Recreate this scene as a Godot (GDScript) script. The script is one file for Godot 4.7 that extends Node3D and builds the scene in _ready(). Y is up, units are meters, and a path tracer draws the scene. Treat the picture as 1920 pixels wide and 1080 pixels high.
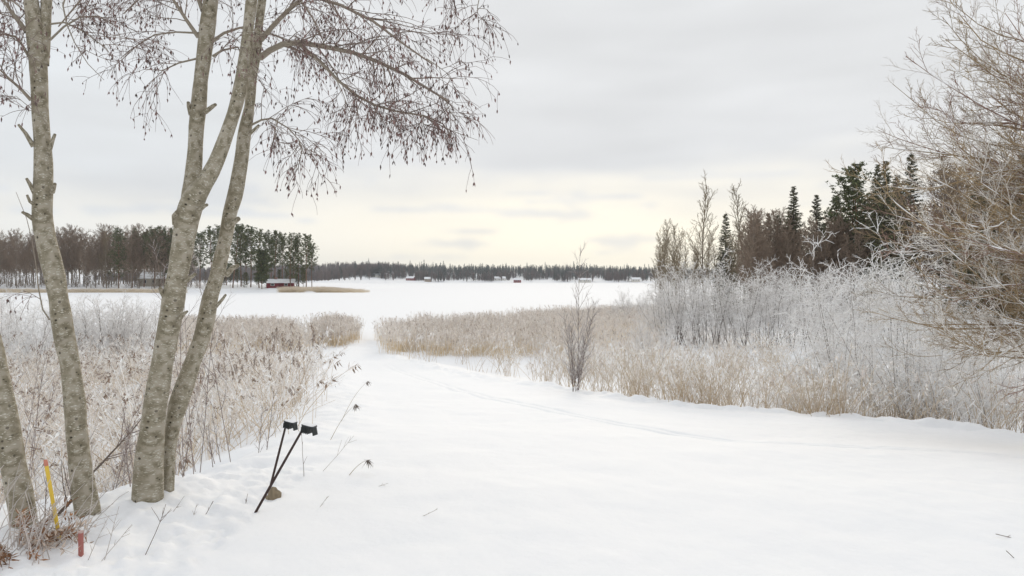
extends Node3D

# ---------------------------------------------------------------- mesh building
class MB:
	var v := PackedVector3Array()
	var n := PackedVector3Array()
	var c := PackedColorArray()
	var uv := PackedVector2Array()
	var ix := PackedInt32Array()
	func tube(p: PackedVector3Array, r: PackedFloat32Array, s: int, c0: Color, c1: Color, cap := false, vscale := 2.0) -> void:
		var m := p.size()
		var base := v.size()
		var t := (p[1] - p[0]).normalized()
		var u := t.cross(Vector3(0.31, 0.17, 0.93) if absf(t.z) < 0.9 else Vector3(1, 0, 0)).normalized()
		var along := 0.0
		for i in m:
			if i > 0:
				along += p[i].distance_to(p[i - 1])
				if i < m - 1:
					t = (p[i + 1] - p[i - 1]).normalized()
				else:
					t = (p[i] - p[i - 1]).normalized()
				u = (u - t * u.dot(t)).normalized()
			var w := t.cross(u)
			var col := c0.lerp(c1, float(i) / (m - 1))
			for k in s + 1:
				var a := TAU * k / s
				var o := u * cos(a) + w * sin(a)
				v.append(p[i] + o * r[i])
				n.append(o)
				c.append(col)
				uv.append(Vector2(float(k) / s, along * vscale))
		for i in m - 1:
			var a := base + i * (s + 1)
			var b := a + s + 1
			for k in s:
				ix.append(a + k); ix.append(b + k); ix.append(a + k + 1)
				ix.append(a + k + 1); ix.append(b + k); ix.append(b + k + 1)
		if cap:
			var ctr := v.size()
			v.append(p[m - 1]); n.append(t); c.append(c1); uv.append(Vector2(0.5, 0))
			for k in s + 1:
				v.append(v[base + (m - 1) * (s + 1) + k]); n.append(t); c.append(c1); uv.append(Vector2(0.5, 0))
			for k in s:
				ix.append(ctr); ix.append(ctr + 2 + k); ix.append(ctr + 1 + k)
	func tri(a: Vector3, b: Vector3, d: Vector3, col: Color) -> void:
		var i := v.size()
		var nn := (d - a).cross(b - a).normalized()
		v.append(a); v.append(b); v.append(d)
		for k in 3:
			n.append(nn); c.append(col); uv.append(Vector2.ZERO)
			ix.append(i + k)
	func blade(a: Vector3, b: Vector3, side: Vector3, col: Color) -> void:   # a lens-shaped leaf from a to b
		var m := a.lerp(b, 0.4)
		tri(a, m + side, b, col)
		tri(a, b, m - side, col)
	func spindle(a: Vector3, b: Vector3, r: float, col: Color) -> void:   # a catkin or bud
		var t := (b - a).normalized()
		var u := t.cross(Vector3(0.3, 0.2, 0.9)).normalized()
		var w := t.cross(u)
		var m := a.lerp(b, 0.45)
		for k in 4:
			var o := u * cos(TAU * k / 4) + w * sin(TAU * k / 4)
			var q := u * cos(TAU * (k + 1) / 4) + w * sin(TAU * (k + 1) / 4)
			tri(a, m + o * r, m + q * r, col)
			tri(m + o * r, b, m + q * r, col)
	func box(lo: Vector3, hi: Vector3, col: Color, b := 0.0) -> void:   # chamfer b on the vertical edges
		var q := [Vector2(lo.x + b, lo.z), Vector2(hi.x - b, lo.z), Vector2(hi.x, lo.z + b), Vector2(hi.x, hi.z - b), Vector2(hi.x - b, hi.z), Vector2(lo.x + b, hi.z), Vector2(lo.x, hi.z - b), Vector2(lo.x, lo.z + b)]
		for k in 8:
			var e: Vector2 = q[k]
			var f: Vector2 = q[(k + 1) % 8]
			if e.distance_to(f) < 1e-6:
				continue
			tri(Vector3(e.x, lo.y, e.y), Vector3(e.x, hi.y, e.y), Vector3(f.x, hi.y, f.y), col)
			tri(Vector3(e.x, lo.y, e.y), Vector3(f.x, hi.y, f.y), Vector3(f.x, lo.y, f.y), col)
		for k in range(1, 7):
			tri(Vector3(q[0].x, hi.y, q[0].y), Vector3(q[k + 1].x, hi.y, q[k + 1].y), Vector3(q[k].x, hi.y, q[k].y), col)
			tri(Vector3(q[0].x, lo.y, q[0].y), Vector3(q[k].x, lo.y, q[k].y), Vector3(q[k + 1].x, lo.y, q[k + 1].y), col)
	func done(mat: Material) -> ArrayMesh:
		var a := []
		a.resize(Mesh.ARRAY_MAX)
		a[Mesh.ARRAY_VERTEX] = v
		a[Mesh.ARRAY_NORMAL] = n
		a[Mesh.ARRAY_COLOR] = c
		a[Mesh.ARRAY_TEX_UV] = uv
		a[Mesh.ARRAY_INDEX] = ix
		var m := ArrayMesh.new()
		m.add_surface_from_arrays(Mesh.PRIMITIVE_TRIANGLES, a)
		m.surface_set_material(0, mat)
		return m

var rng := RandomNumberGenerator.new()
var nz := FastNoiseLite.new()
var M := {}
const F := 1280.0
const EYE := Vector3(0, 4, 0)
const PITCH := -0.01172

func at(px: float, py: float, d: float) -> Vector3:   # a point d metres down the view axis
	return EYE + Vector3((px - 960.0) / F * d, -(py - 540.0) / F * d, -d).rotated(Vector3.RIGHT, PITCH)
func rf(a: float, b: float) -> float:
	return rng.randf_range(a, b)
func lin(r: float, g: float, b: float) -> Color:
	return Color(r, g, b)
func vary(col: Color, k: float) -> Color:
	var f := 1.0 + rf(-k, k)
	return Color(col.r * f, col.g * f, col.b * f)
func put(called: String, mesh: Mesh, parent: Node = self) -> MeshInstance3D:
	var o := MeshInstance3D.new()
	o.name = called
	o.mesh = mesh
	parent.add_child(o, true)
	return o
func thing(called: String, label: String, category: String, where := Vector3.ZERO, group := "") -> Node3D:
	var o := Node3D.new()
	name_it(o, called)
	add_child(o)
	o.position = where
	tag(o, label, category, group)
	return o
var used := {}
func name_it(o: Node, called: String) -> void:
	var k: int = used.get(called, 0)
	used[called] = k + 1
	o.name = called if k == 0 else "%s_%03d" % [called, k]
func tag(o: Node, label: String, category: String, group := "") -> void:
	o.set_meta("label", label)
	o.set_meta("category", category)
	if group != "":
		o.set_meta("group", group)
func copy(src: Node3D, called: String, label: String, category: String, where: Vector3, turn: float, size: float, group := "") -> Node3D:
	var o: Node3D = src.duplicate()
	name_it(o, called)
	add_child(o)
	o.position = where
	o.rotation.y = turn
	o.scale = Vector3.ONE * size
	tag(o, label, category, group)
	return o
func structure(o: Node) -> void:
	o.set_meta("kind", "structure")
func table(t: Array, x: float) -> float:
	if x <= t[0][0]:
		return t[0][1]
	for i in range(1, t.size()):
		if x < t[i][0]:
			var f: float = (x - t[i - 1][0]) / (t[i][0] - t[i - 1][0])
			return lerpf(t[i - 1][1], t[i][1], f)
	return t[-1][1]

# ---------------------------------------------------------------- the lie of the land
var t_mid := [[-10.0, 2.4], [0.0, 2.28], [4.0, 2.2], [6.0, 2.13], [8.0, 2.0], [12.0, 1.6], [18.0, 1.05], [26.0, 0.5], [34.0, 0.22], [45.0, 0.02], [60.0, -0.3]]
var t_left := [[3.0, -4.6], [4.6, -4.3], [5.3, -4.0], [5.8, -3.6], [6.5, -2.9], [8.0, -2.55], [11.0, -3.0], [14.0, -3.7], [18.0, -4.6], [26.0, -6.6], [34.0, -8.2], [45.0, -10.5], [70.0, -16.0]]
var t_right := [[3.0, 12.0], [10.0, 11.0], [12.5, 9.0], [14.0, 7.6], [15.4, 4.3], [18.0, 1.9], [24.0, -1.3], [30.0, -4.0], [34.0, -6.2], [45.0, -9.0], [70.0, -14.0]]
var t_ski := [[-8.0, 36.0], [-2.75, 22.0], [-0.55, 16.0], [1.33, 11.7], [2.42, 10.1], [3.35, 9.3], [4.6, 8.9], [6.5, 8.6], [9.0, 8.4]]

func height(x: float, d: float) -> float:
	var c := table(t_mid, d)
	var lo := -0.3
	var edge_land := smoothstep(0.0, 6.0, x - (0.17 * d + 1.5))
	lo = lerpf(-0.3, 0.22, edge_land)
	if d > 40.0:
		lo += edge_land * smoothstep(45.0, 90.0, d) * smoothstep(8.0, 30.0, x - 0.17 * d) * 1.3
	if d < 34.0:
		lo = maxf(lo, lerpf(0.3, -0.3, smoothstep(22.0, 34.0, d)))
	lo = minf(lo, c)
	var dl := table(t_left, d) - x
	var dr := x - table(t_right, d)
	var out := maxf(dl, dr)
	var h := c
	if dr > 0.0 and dr >= dl:
		h = lerpf(c - clampf((x - 1.0) * 0.045, 0.0, 0.4) * smoothstep(5.0, 11.0, d), lo, smoothstep(0.0, 3.6, out))
	else:
		h = c - clampf((x - 1.0) * 0.045, 0.0, 0.4) * smoothstep(5.0, 11.0, d)
		if dl > 0.0:
			h = lerpf(h, lo, smoothstep(0.0, 4.2, out))
	# ploughed-up edge and drifts
	h += 0.07 * exp(-pow((out + 0.1) / 0.6, 2.0)) * (0.8 + (2.2 if dr > dl else 0.9) * nz.get_noise_2d(x * 120.0, d * 120.0))
	if d < 60.0:
		h += 0.05 * nz.get_noise_2d(x * 25.0, d * 25.0) + 0.013 * nz.get_noise_2d(x * 110.0 + 70.0, d * 110.0)
		if out > 0.0:
			h += 0.09 * smoothstep(0.0, 1.0, out) * nz.get_noise_2d(x * 60.0, d * 60.0 + 500.0)
	if x < -2.0 and d < 7.0 and d > 4.0:
		h += 0.035 * nz.get_noise_2d(x * 800.0, d * 800.0) + 0.03 * nz.get_noise_2d(x * 300.0, d * 300.0)
	h += 0.07 * exp(-pow((x + 2.75) / 0.7, 2.0) - pow((d - 5.7) / 0.6, 2.0))
	if d < 20.0:
		h += (0.004 + 0.007 * smoothstep(1.5, 5.0, x)) * nz.get_noise_2d(x * 420.0, d * 300.0)
	if x > -8.0 and x < 9.0 and d > 7.0 and d < 37.0:
		var dt := table(t_ski, x)
		var slope := (table(t_ski, x + 0.2) - dt) / 0.2
		var q := (d - dt) / sqrt(1.0 + slope * slope)
		for off in [-0.13, 0.13]:
			h -= 0.028 * exp(-pow((q - off) / 0.05, 2.0))
	return h
func ground_at(x: float, z: float) -> Vector3:
	return Vector3(x, height(x, -z), z)

func steps(list: Array) -> PackedFloat32Array:   # [[from, to, step], ...] and growing tails
	var out := PackedFloat32Array()
	for s in list:
		var x: float = s[0]
		while x < s[1]:
			out.append(x)
			x += s[2]
	return out

func sheet(xs: PackedFloat32Array, ds: PackedFloat32Array, f: Callable, mat: Material) -> ArrayMesh:
	var b := MB.new()
	var nx := xs.size()
	for d in ds:
		for x in xs:
			b.v.append(Vector3(x, f.call(x, d), -d))
	for j in ds.size():
		for i in nx:
			var l := b.v[j * nx + maxi(i - 1, 0)]
			var r := b.v[j * nx + mini(i + 1, nx - 1)]
			var nr := b.v[maxi(j - 1, 0) * nx + i]
			var fr := b.v[mini(j + 1, ds.size() - 1) * nx + i]
			b.n.append((r - l).cross(fr - nr).normalized())
			b.c.append(Color.WHITE)
			b.uv.append(Vector2(xs[i], ds[j]))
	for j in ds.size() - 1:
		for i in nx - 1:
			var a := j * nx + i
			b.ix.append_array(PackedInt32Array([a, a + nx, a + 1, a + 1, a + nx, a + nx + 1]))
	return b.done(mat)

# ---------------------------------------------------------------- materials
func plain(rough: float) -> StandardMaterial3D:
	var m := StandardMaterial3D.new()
	m.vertex_color_use_as_albedo = true
	m.roughness = rough
	m.cull_mode = BaseMaterial3D.CULL_DISABLED
	return m
func noise_tex(freq: float, bump: float, sd: int) -> NoiseTexture2D:
	var t := NoiseTexture2D.new()
	t.width = 512
	t.height = 512
	t.seamless = true
	t.as_normal_map = true
	t.bump_strength = bump
	var f := FastNoiseLite.new()
	f.seed = sd
	f.frequency = freq
	f.fractal_octaves = 4
	t.noise = f
	return t
func bark_material() -> StandardMaterial3D:
	var w := 512
	var hh := 1024
	var im := Image.create(w, hh, false, Image.FORMAT_RGB8)
	var bump := Image.create(w, hh, false, Image.FORMAT_RGB8)
	var f := FastNoiseLite.new()
	f.seed = 5
	f.frequency = 0.011
	f.fractal_octaves = 5
	var g := FastNoiseLite.new()
	g.seed = 9
	g.frequency = 0.05
	var base := Color(0.645, 0.615, 0.555)
	var green := Color(0.52, 0.49, 0.415)
	var dark := Color(0.30, 0.27, 0.225)
	for y in hh:
		for x in w:
			var a := TAU * x / w
			var t := float(y) / hh
			var p := Vector3(cos(a) * 80.0, sin(a) * 80.0, y)
			var q := p - Vector3(0, 0, hh)
			var n1 := lerpf(f.get_noise_3dv(p), f.get_noise_3dv(q), t)
			var n2 := lerpf(g.get_noise_3d(p.x, p.y, p.z * 1.5), g.get_noise_3d(q.x, q.y, q.z * 1.5), t)
			var col := base.lerp(green, clampf(n1 * 2.2 + 0.45, 0.0, 1.0))
			col = col.lerp(dark, clampf(n2 * 0.6 - 0.22 + n1 * 0.8, 0.0, 0.5))
			im.set_pixel(x, y, col)
			var hv := 0.5 + 0.2 * n2
			bump.set_pixel(x, y, Color(hv, hv, hv))
	var r := RandomNumberGenerator.new()
	r.seed = 77
	for k in 1250:   # pale lenticels and lichen flecks across the bark, and dark scars
		var scar := k > 1225
		var x := r.randi_range(0, w - 1)
		var y := r.randi_range(20, hh - 20)
		var rx := r.randf_range(2.5, 11)
		var ry := r.randf_range(1.3, 3.4)
		if not scar and f.get_noise_3d(x * 0.6, 40.0, y * 0.6) < -0.05 and r.randf() < 0.75:
			continue
		if scar:
			ry = r.randf_range(4, 12)
		var col := Color(0.83, 0.82, 0.78)
		var t := r.randf_range(0.35, 0.95)
		if scar:
			col = Color(0.19, 0.165, 0.135)
		for jj in range(-14, 15):
			for i in range(-18, 19):
				if pow(i / rx, 2) + pow(jj / ry, 2) < 1.0 + 1.1 * g.get_noise_2d(i * 5.0 + k * 50, jj * 7.0):
					var xx := posmod(x + i, w)
					im.set_pixel(xx, y + jj, im.get_pixel(xx, y + jj).lerp(col, t))
					var hv := 0.2 if scar else 0.75
					bump.set_pixel(xx, y + jj, Color(hv, hv, hv))
	bump.bump_map_to_normal_map(2.5)
	var m := StandardMaterial3D.new()
	m.albedo_texture = ImageTexture.create_from_image(im)
	m.normal_enabled = true
	m.normal_texture = ImageTexture.create_from_image(bump)
	m.normal_scale = 0.6
	m.roughness = 0.92
	return m
func make_materials() -> void:
	var s := StandardMaterial3D.new()
	s.albedo_color = lin(0.87, 0.875, 0.89).linear_to_srgb()
	s.roughness = 0.85
	s.uv1_triplanar = true
	s.uv1_world_triplanar = true
	s.uv1_scale = Vector3.ONE * 0.7
	s.normal_enabled = true
	s.normal_texture = noise_tex(0.03, 2.2, 3)
	s.normal_scale = 0.35
	M.snow = s
	var l := StandardMaterial3D.new()
	l.albedo_color = lin(0.87, 0.875, 0.89).linear_to_srgb()
	l.roughness = 0.9
	M.far_snow = l
	M.plant = plain(0.9)
	M.frost = plain(0.8)
	M.bark = bark_material()
	M.wood = plain(0.85)
	M.plastic = plain(0.45)

# ---------------------------------------------------------------- growing things
func wander(p: Vector3, d: Vector3, length: float, segs: int, wig: float, pull: Vector3) -> PackedVector3Array:
	var out := PackedVector3Array([p])
	var dir := d.normalized()
	var st := length / segs
	for i in segs:
		dir = (dir + Vector3(rf(-wig, wig), rf(-wig, wig), rf(-wig, wig)) + pull * st).normalized()
		p += dir * st
		out.append(p)
	return out
func radii(r0: float, r1: float, m: int) -> PackedFloat32Array:
	var out := PackedFloat32Array()
	for i in m:
		out.append(lerpf(r0, r1, float(i) / (m - 1)))
	return out
func along(p: PackedVector3Array, f: float) -> Vector3:
	var q := f * (p.size() - 1)
	var i := mini(int(q), p.size() - 2)
	return p[i].lerp(p[i + 1], q - i)
func heading(p: PackedVector3Array, f: float) -> Vector3:
	var i := mini(int(f * (p.size() - 1)), p.size() - 2)
	return (p[i + 1] - p[i]).normalized()
func aside(d: Vector3, angle: float, roll: float) -> Vector3:
	var u := d.cross(Vector3(0.2, 0.9, 0.4) if absf(d.y) < 0.9 else Vector3.RIGHT).normalized()
	return d * cos(angle) + (u * cos(roll) + d.cross(u) * sin(roll)) * sin(angle)

# levels: [[length, radius, segs, wiggle, pull, children, from, angle, colour, sides], ...]; lengths below the first are shares of the parent's
func grow(bs: Array, p: Vector3, d: Vector3, length: float, lv: Array, k: int, scale := 1.0) -> void:
	var L: Array = lv[k]
	var pts := wander(p, d, length, L[2], L[3], L[4])
	var r: float = L[1] * scale
	var col := vary(L[8], 0.18)
	var b: MB = bs[mini(k, bs.size() - 1)]
	b.tube(pts, radii(r, r * (0.3 if k < lv.size() - 1 else 0.45), pts.size()), L[9], col, col)
	if k + 1 >= lv.size():
		return
	var cnt: int = L[5]
	var roll := rf(0, TAU)
	for i in cnt:
		var f: float = lerpf(L[6], 1.0, (i + rf(0.1, 0.9)) / cnt)
		roll += 2.4 + rf(-0.4, 0.4)
		var hd := heading(pts, f)
		var cl: float = length * lv[k + 1][0] * rf(0.6, 1.25) * (1.15 - 0.6 * f)
		grow(bs, along(pts, f), aside(hd, L[7] * rf(0.7, 1.3), roll), cl, lv, k + 1, scale * rf(0.8, 1.1))

func bush(called: String, label: String, cat: String, tall: float, spread: float, stems: int, lv: Array, sd: int) -> Node3D:
	rng.seed = sd
	var t := Node3D.new()
	var a := MB.new()
	var b := MB.new()
	for i in stems:
		var ang := rf(0, TAU)
		var q := Vector3(cos(ang), 0, sin(ang)) * sqrt(rf(0, 1)) * spread * 0.35
		var lean := Vector3(cos(ang), 0, sin(ang)) * rf(0.05, 0.5) + Vector3(rf(-0.15, 0.15), 1.0, rf(-0.15, 0.15))
		grow([a, b], q - Vector3(0, 0.25, 0), lean, tall * rf(0.65, 1.05), lv, 0)
	put("stems", a.done(M.plant), t)
	put("twigs", b.done(M.frost), t)
	return t

# a bare broadleaf tree for the woods
func bare_tree(tall: float, twig: Color, trunk: Color, slim: float, sd: int, open := false) -> Node3D:
	rng.seed = sd
	var t := Node3D.new()
	var a := MB.new()
	var b := MB.new()
	var pts := wander(Vector3(0, -0.5, 0), Vector3(rf(-0.06, 0.06), 1, rf(-0.06, 0.06)), tall, 9, 0.05, Vector3(0, 0.03, 0))
	var r0 := tall * 0.0085
	a.tube(pts, radii(r0, 0.015, pts.size()), 7, trunk, trunk.lerp(twig, 0.5))
	var lv := [
		[1.0, tall * 0.0034, 5, 0.12, Vector3(0, 0.10, 0), 7 if open else 9, 0.2, 0.6, trunk.lerp(twig, 0.6), 3],
		[0.42, tall * 0.0023, 3, 0.16, Vector3(0, 0.12, 0), 4 if open else 7, 0.15, 0.6, twig, 3],
		[0.5, tall * 0.0017, 2, 0.2, Vector3(0, 0.0, 0), 0, 0.0, 0.0, twig, 3]]
	var cnt := 26 if open else 36
	if open:
		for q in 3:
			lv[q][1] *= 0.9
	for i in cnt:
		var f := lerpf(0.22, 0.98, (i + rf(0, 1)) / cnt)
		var dir := aside(heading(pts, f), rf(0.25, 0.65) if open else rf(0.45, 1.15), i * 2.4 + rf(-0.8, 0.8))
		grow([b], along(pts, f), dir, tall * slim * rf(0.55, 1.1) * (1.12 - f * 0.8), lv, 0)
	put("trunk", a.done(M.plant), t)
	put("crown", b.done(M.plant), t)
	return t
func spruce(tall: float, sd: int, needle: Color) -> Node3D:
	rng.seed = sd
	var t := Node3D.new()
	var a := MB.new()
	var b := MB.new()
	a.tube(PackedVector3Array([Vector3(0, -0.5, 0), Vector3(0, tall * 0.5, 0), Vector3(0, tall, 0)]), PackedFloat32Array([tall * 0.011, tall * 0.006, 0.01]), 7, lin(0.12, 0.09, 0.07), lin(0.1, 0.08, 0.06))
	var y := tall * 0.07
	while y < tall - 0.15:
		var f := y / tall
		var reach := tall * 0.165 * pow(1.0 - f, 0.75) + 0.12
		for k in 8:
			var ang := rf(0, TAU)
			var out := Vector3(cos(ang), 0, sin(ang))
			var l := reach * rf(0.65, 1.15)
			var p := Vector3(0, y + rf(-0.15, 0.15), 0)
			var sag := lerpf(0.42, -0.5, f) * rf(0.7, 1.3)
			var q := p + out * l * 0.6 - Vector3(0, sag * l * 0.6, 0)
			var e := p + out * l - Vector3(0, sag * l * 0.75, 0)
			a.tube(PackedVector3Array([p, q, e]), PackedFloat32Array([0.03, 0.02, 0.006]), 3, lin(0.1, 0.08, 0.06), lin(0.1, 0.08, 0.06))
			var cnt := int(5 + l * 9)
			var sd2 := out.cross(Vector3.UP)
			for j in cnt:
				var g := rf(0.12, 1.0)
				var m := p.lerp(q, g / 0.6) if g < 0.6 else q.lerp(e, (g - 0.6) / 0.4)
				var tip := m + (out * rf(0.2, 0.8) + sd2 * rf(-0.9, 0.9) + Vector3(0, rf(-0.75, 0.1), 0)).normalized() * rf(0.28, 0.6) * (0.5 + 0.5 * (1.0 - f))
				b.blade(m, tip, Vector3(rf(-1, 1), rf(-0.4, 0.4), rf(-1, 1)).normalized() * rf(0.06, 0.12), vary(needle, 0.35))
		y += tall * 0.0125 + 0.07
	put("trunk", a.done(M.plant), t)
	put("crown", b.done(M.plant), t)
	return t
func pine(tall: float, from: float, sd: int, needle: Color) -> Node3D:
	rng.seed = sd
	var t := Node3D.new()
	var a := MB.new()
	var b := MB.new()
	var pts := wander(Vector3(0, -0.5, 0), Vector3(rf(-0.05, 0.05), 1, rf(-0.05, 0.05)), tall, 8, 0.04, Vector3(0, 0.03, 0))
	a.tube(pts, radii(tall * 0.011, 0.03, pts.size()), 8, lin(0.17, 0.11, 0.08), lin(0.27, 0.13, 0.065))
	var cnt := 46
	for i in cnt:
		var f := lerpf(from, 0.99, (i + rf(0, 1)) / cnt)
		var g := (f - from) / (1.0 - from)
		var l := tall * 0.17 * (0.45 + 1.1 * sin(PI * clampf(0.22 + g * 0.72, 0.0, 1.0))) * rf(0.55, 1.1)
		var br := wander(along(pts, f), aside(Vector3.UP, rf(0.9, 1.4) - 0.5 * g, i * 2.4 + rf(-0.5, 0.5)), l, 4, 0.18, Vector3(0, 0.12, 0))
		a.tube(br, radii(0.05, 0.015, br.size()), 3, lin(0.2, 0.12, 0.07), lin(0.2, 0.12, 0.07))
		for j in 15:
			var p := along(br, rf(0.25, 1.0)) + Vector3(rf(-0.45, 0.45), rf(-0.15, 0.4), rf(-0.45, 0.45))
			for q in 8:
				var tip := p + Vector3(rf(-1, 1), rf(-0.35, 1.0), rf(-1, 1)).normalized() * rf(0.28, 0.5)
				b.blade(p, tip, Vector3(rf(-1, 1), rf(-1, 1), rf(-1, 1)).normalized() * rf(0.06, 0.11), vary(needle, 0.3))
	put("trunk", a.done(M.plant), t)
	put("crown", b.done(M.plant), t)
	return t

# reed clump: stalks with leaf blades and plumes
func reed_stalk(b: MB, p: Vector3, tall: float, straw: Color, frost: Color, plume: Color, lean: float, head: float, rad := 0.0042) -> void:
	var ang := rf(0, TAU)
	var dir := Vector3(cos(ang) * lean, 1, sin(ang) * lean)
	var pts := wander(p, dir, tall, 3, 0.05, Vector3(cos(ang), -0.25, sin(ang)) * lean * 0.8)
	var split := rf(0.15, 0.75)
	var c0 := vary(straw, 0.15)
	var c1 := vary(frost, 0.1)
	var lowp := PackedVector3Array([pts[0], along(pts, split * 0.5), along(pts, split)])
	var upp := PackedVector3Array([along(pts, split), along(pts, split * 0.5 + 0.5), pts[3]])
	b.tube(lowp, PackedFloat32Array([rad, rad, rad]), 3, c0, c0)
	b.tube(upp, PackedFloat32Array([rad * 1.15, rad, rad * 0.6]), 3, c1, c1)
	for k in rng.randi_range(1, 3):
		var f := rf(0.25, 0.85)
		var q := along(pts, f)
		var a2 := rf(0, TAU)
		var o := Vector3(cos(a2), rf(0.3, 1.2), sin(a2)).normalized()
		var l := rf(0.18, 0.55)
		var m := q + o * l * 0.55
		var e := m + (o + Vector3(0, -1.1, 0)).normalized() * l * 0.5
		var sd := o.cross(Vector3.UP).normalized() * rf(0.5, 1.6) * rad * 1.6
		var lc := vary(frost if f > split else straw.lerp(frost, 0.4), 0.15)
		b.tri(q, m + sd, m - sd, lc)
		b.tri(m + sd, e, m - sd, lc)
	if head > 0.0:
		var top := pts[3]
		var droop := Vector3(cos(ang), 0.15, sin(ang))
		for k in 9:
			var s := top - (pts[3] - pts[2]).normalized() * rf(0.0, 0.16) * head
			var e := s + (droop * rf(0.2, 0.7) + Vector3(rf(-0.35, 0.35), rf(-0.9, 0.35), rf(-0.35, 0.35))).normalized() * rf(0.07, 0.17) * head
			b.blade(s, e, Vector3(rf(-1, 1), rf(-0.3, 0.3), rf(-1, 1)).normalized() * rf(0.010, 0.020) * head, vary(plume, 0.25))
func reed_clump(cnt: int, spread: float, tall: float, straw: Color, frost: Color, plumes: Array, lean: float, sd: int, rad := 0.0058) -> ArrayMesh:
	rng.seed = sd
	var b := MB.new()
	for i in cnt:
		var a := rf(0, TAU)
		var q := Vector3(cos(a), 0, sin(a)) * spread * sqrt(rf(0, 1))
		reed_stalk(b, q - Vector3(0, 0.12, 0), tall * rf(0.62, 1.08), straw, frost, plumes[rng.randi() % plumes.size()], lean * rf(0.2, 1.6), rf(0.7, 1.3) if rng.randf() < 0.72 else 0.0, rad)
	return b.done(M.frost)
func scatter(called: String, meshes: Array, spots: Array, label: String, cat: String) -> void:
	# spots: [Vector3, scale]; one stuff object whose variants are its children
	var root := Node3D.new()
	name_it(root, called)
	add_child(root)
	tag(root, label, cat)
	root.set_meta("kind", "stuff")
	for k in meshes.size():
		var mine := []
		for i in range(k, spots.size(), meshes.size()):
			mine.append(spots[i])
		if mine.is_empty():
			continue
		var mm := MultiMesh.new()
		mm.transform_format = MultiMesh.TRANSFORM_3D
		mm.mesh = meshes[k]
		mm.instance_count = mine.size()
		for i in mine.size():
			var s: float = mine[i][1]
			var bs := Basis(Vector3.UP, rf(0, TAU)).scaled(Vector3(rf(0.85, 1.15), rf(0.85, 1.12), rf(0.85, 1.15)) * s)
			mm.set_instance_transform(i, Transform3D(bs, mine[i][0]))
		var o := MultiMeshInstance3D.new()
		o.name = "stalks"
		o.multimesh = mm
		o.set_meta("kind", "stuff")
		root.add_child(o, true)
func fill(px0: float, px1: float, d0: float, d1: float, per: float, keep: Callable) -> Array:
	# spots on the ground between two sight lines and two depths, PER to the square metre
	var out := []
	var area := 0.5 * (px1 - px0) / F * (d1 * d1 - d0 * d0)
	for i in int(area * per):
		var d := sqrt(rf(d0 * d0, d1 * d1))
		var x := (rf(px0, px1) - 960.0) / F * d
		if keep.call(x, d):
			out.append([Vector3(x, maxf(height(x, d), 0.0), -d), rf(0.85, 1.12)])
	return out

# ---------------------------------------------------------------- the near alders
var twig_col := Color(0.21, 0.15, 0.135)
func hanging_spray(tw: MB, ca: MB, p: Vector3, d: Vector3, length: float, rich: float) -> void:
	var pts := wander(p, d, length, 6, 0.14, Vector3(0, -3.4, 0))
	var col := vary(twig_col, 0.25)
	tw.tube(pts, radii(0.0026, 0.0012, pts.size()), 3, col, col)
	var cnt := int(2 + length * 8.0 * rich)
	for i in cnt:
		var f := rf(0.12, 1.0)
		var s := wander(along(pts, f), aside(heading(pts, f), rf(0.4, 1.0), rf(0, TAU)), rf(0.06, 0.22), 3, 0.22, Vector3(0, -5.0, 0))
		tw.tube(s, radii(0.0018, 0.0011, s.size()), 3, col, col)
		if rng.randf() < 0.62:
			catkins(ca, s[3])
	catkins(ca, pts[pts.size() - 1])
func catkins(ca: MB, p: Vector3) -> void:
	var dark := Color(0.21, 0.13, 0.12) if rng.randf() < 0.75 else Color(0.10, 0.07, 0.065)
	for k in rng.randi_range(1, 3):
		var o := Vector3(rf(-0.3, 0.3), -1, rf(-0.3, 0.3)).normalized()
		ca.spindle(p, p + o * rf(0.02, 0.045), rf(0.003, 0.0062), vary(dark, 0.25))
func limb(tree: Node3D, pts: PackedVector3Array, r0: float, sprays: int, reach: float, rich := 1.0) -> void:
	# one limb of a near tree: its wood, side branches, hanging twigs and catkins
	var o := tree.position
	var wood := MB.new()
	var tw := MB.new()
	var ca := MB.new()
	var loc := PackedVector3Array()
	for q in pts:
		loc.append(q - o)
	var wc := Color(0.30, 0.265, 0.21)
	wood.tube(loc, radii(r0, r0 * 0.25, loc.size()), 7, wc, wc.lerp(twig_col, 0.5))
	for i in int(sprays * 0.8):
		var f := lerpf(0.18, 1.0, (i + rf(0, 1)) / sprays)
		var hd := heading(loc, f)
		var side := aside(hd, rf(0.45, 1.05), rf(0, TAU))
		side.y = side.y * 0.6 + 0.1
		var br := wander(along(loc, f), side, reach * rf(0.4, 1.1), 5, 0.16, Vector3(0, -0.45, 0))
		var bc := vary(wc.lerp(twig_col, 0.6), 0.15)
		tw.tube(br, radii(r0 * 0.17 + 0.0018, 0.0016, br.size()), 4, bc, bc)
		for j in 4:
			var g := rf(0.15, 1.0)
			var hd2 := aside(heading(br, g), rf(0.3, 0.9), rf(0, TAU))
			hanging_spray(tw, ca, along(br, g), hd2, rf(0.2, 0.65) * reach, rich)
	var w := put("limb", wood.done(M.wood), tree)
	put("twigs", tw.done(M.wood), w).set_meta("kind", "stuff")
	if ca.v.size() > 0:
		put("catkins", ca.done(M.wood), w).set_meta("kind", "stuff")
func px_line(list: Array, d0: float, d1: float) -> PackedVector3Array:
	var out := PackedVector3Array()
	for i in list.size():
		out.append(at(list[i][0], list[i][1], lerpf(d0, d1, float(i) / (list.size() - 1))))
	return out
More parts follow.
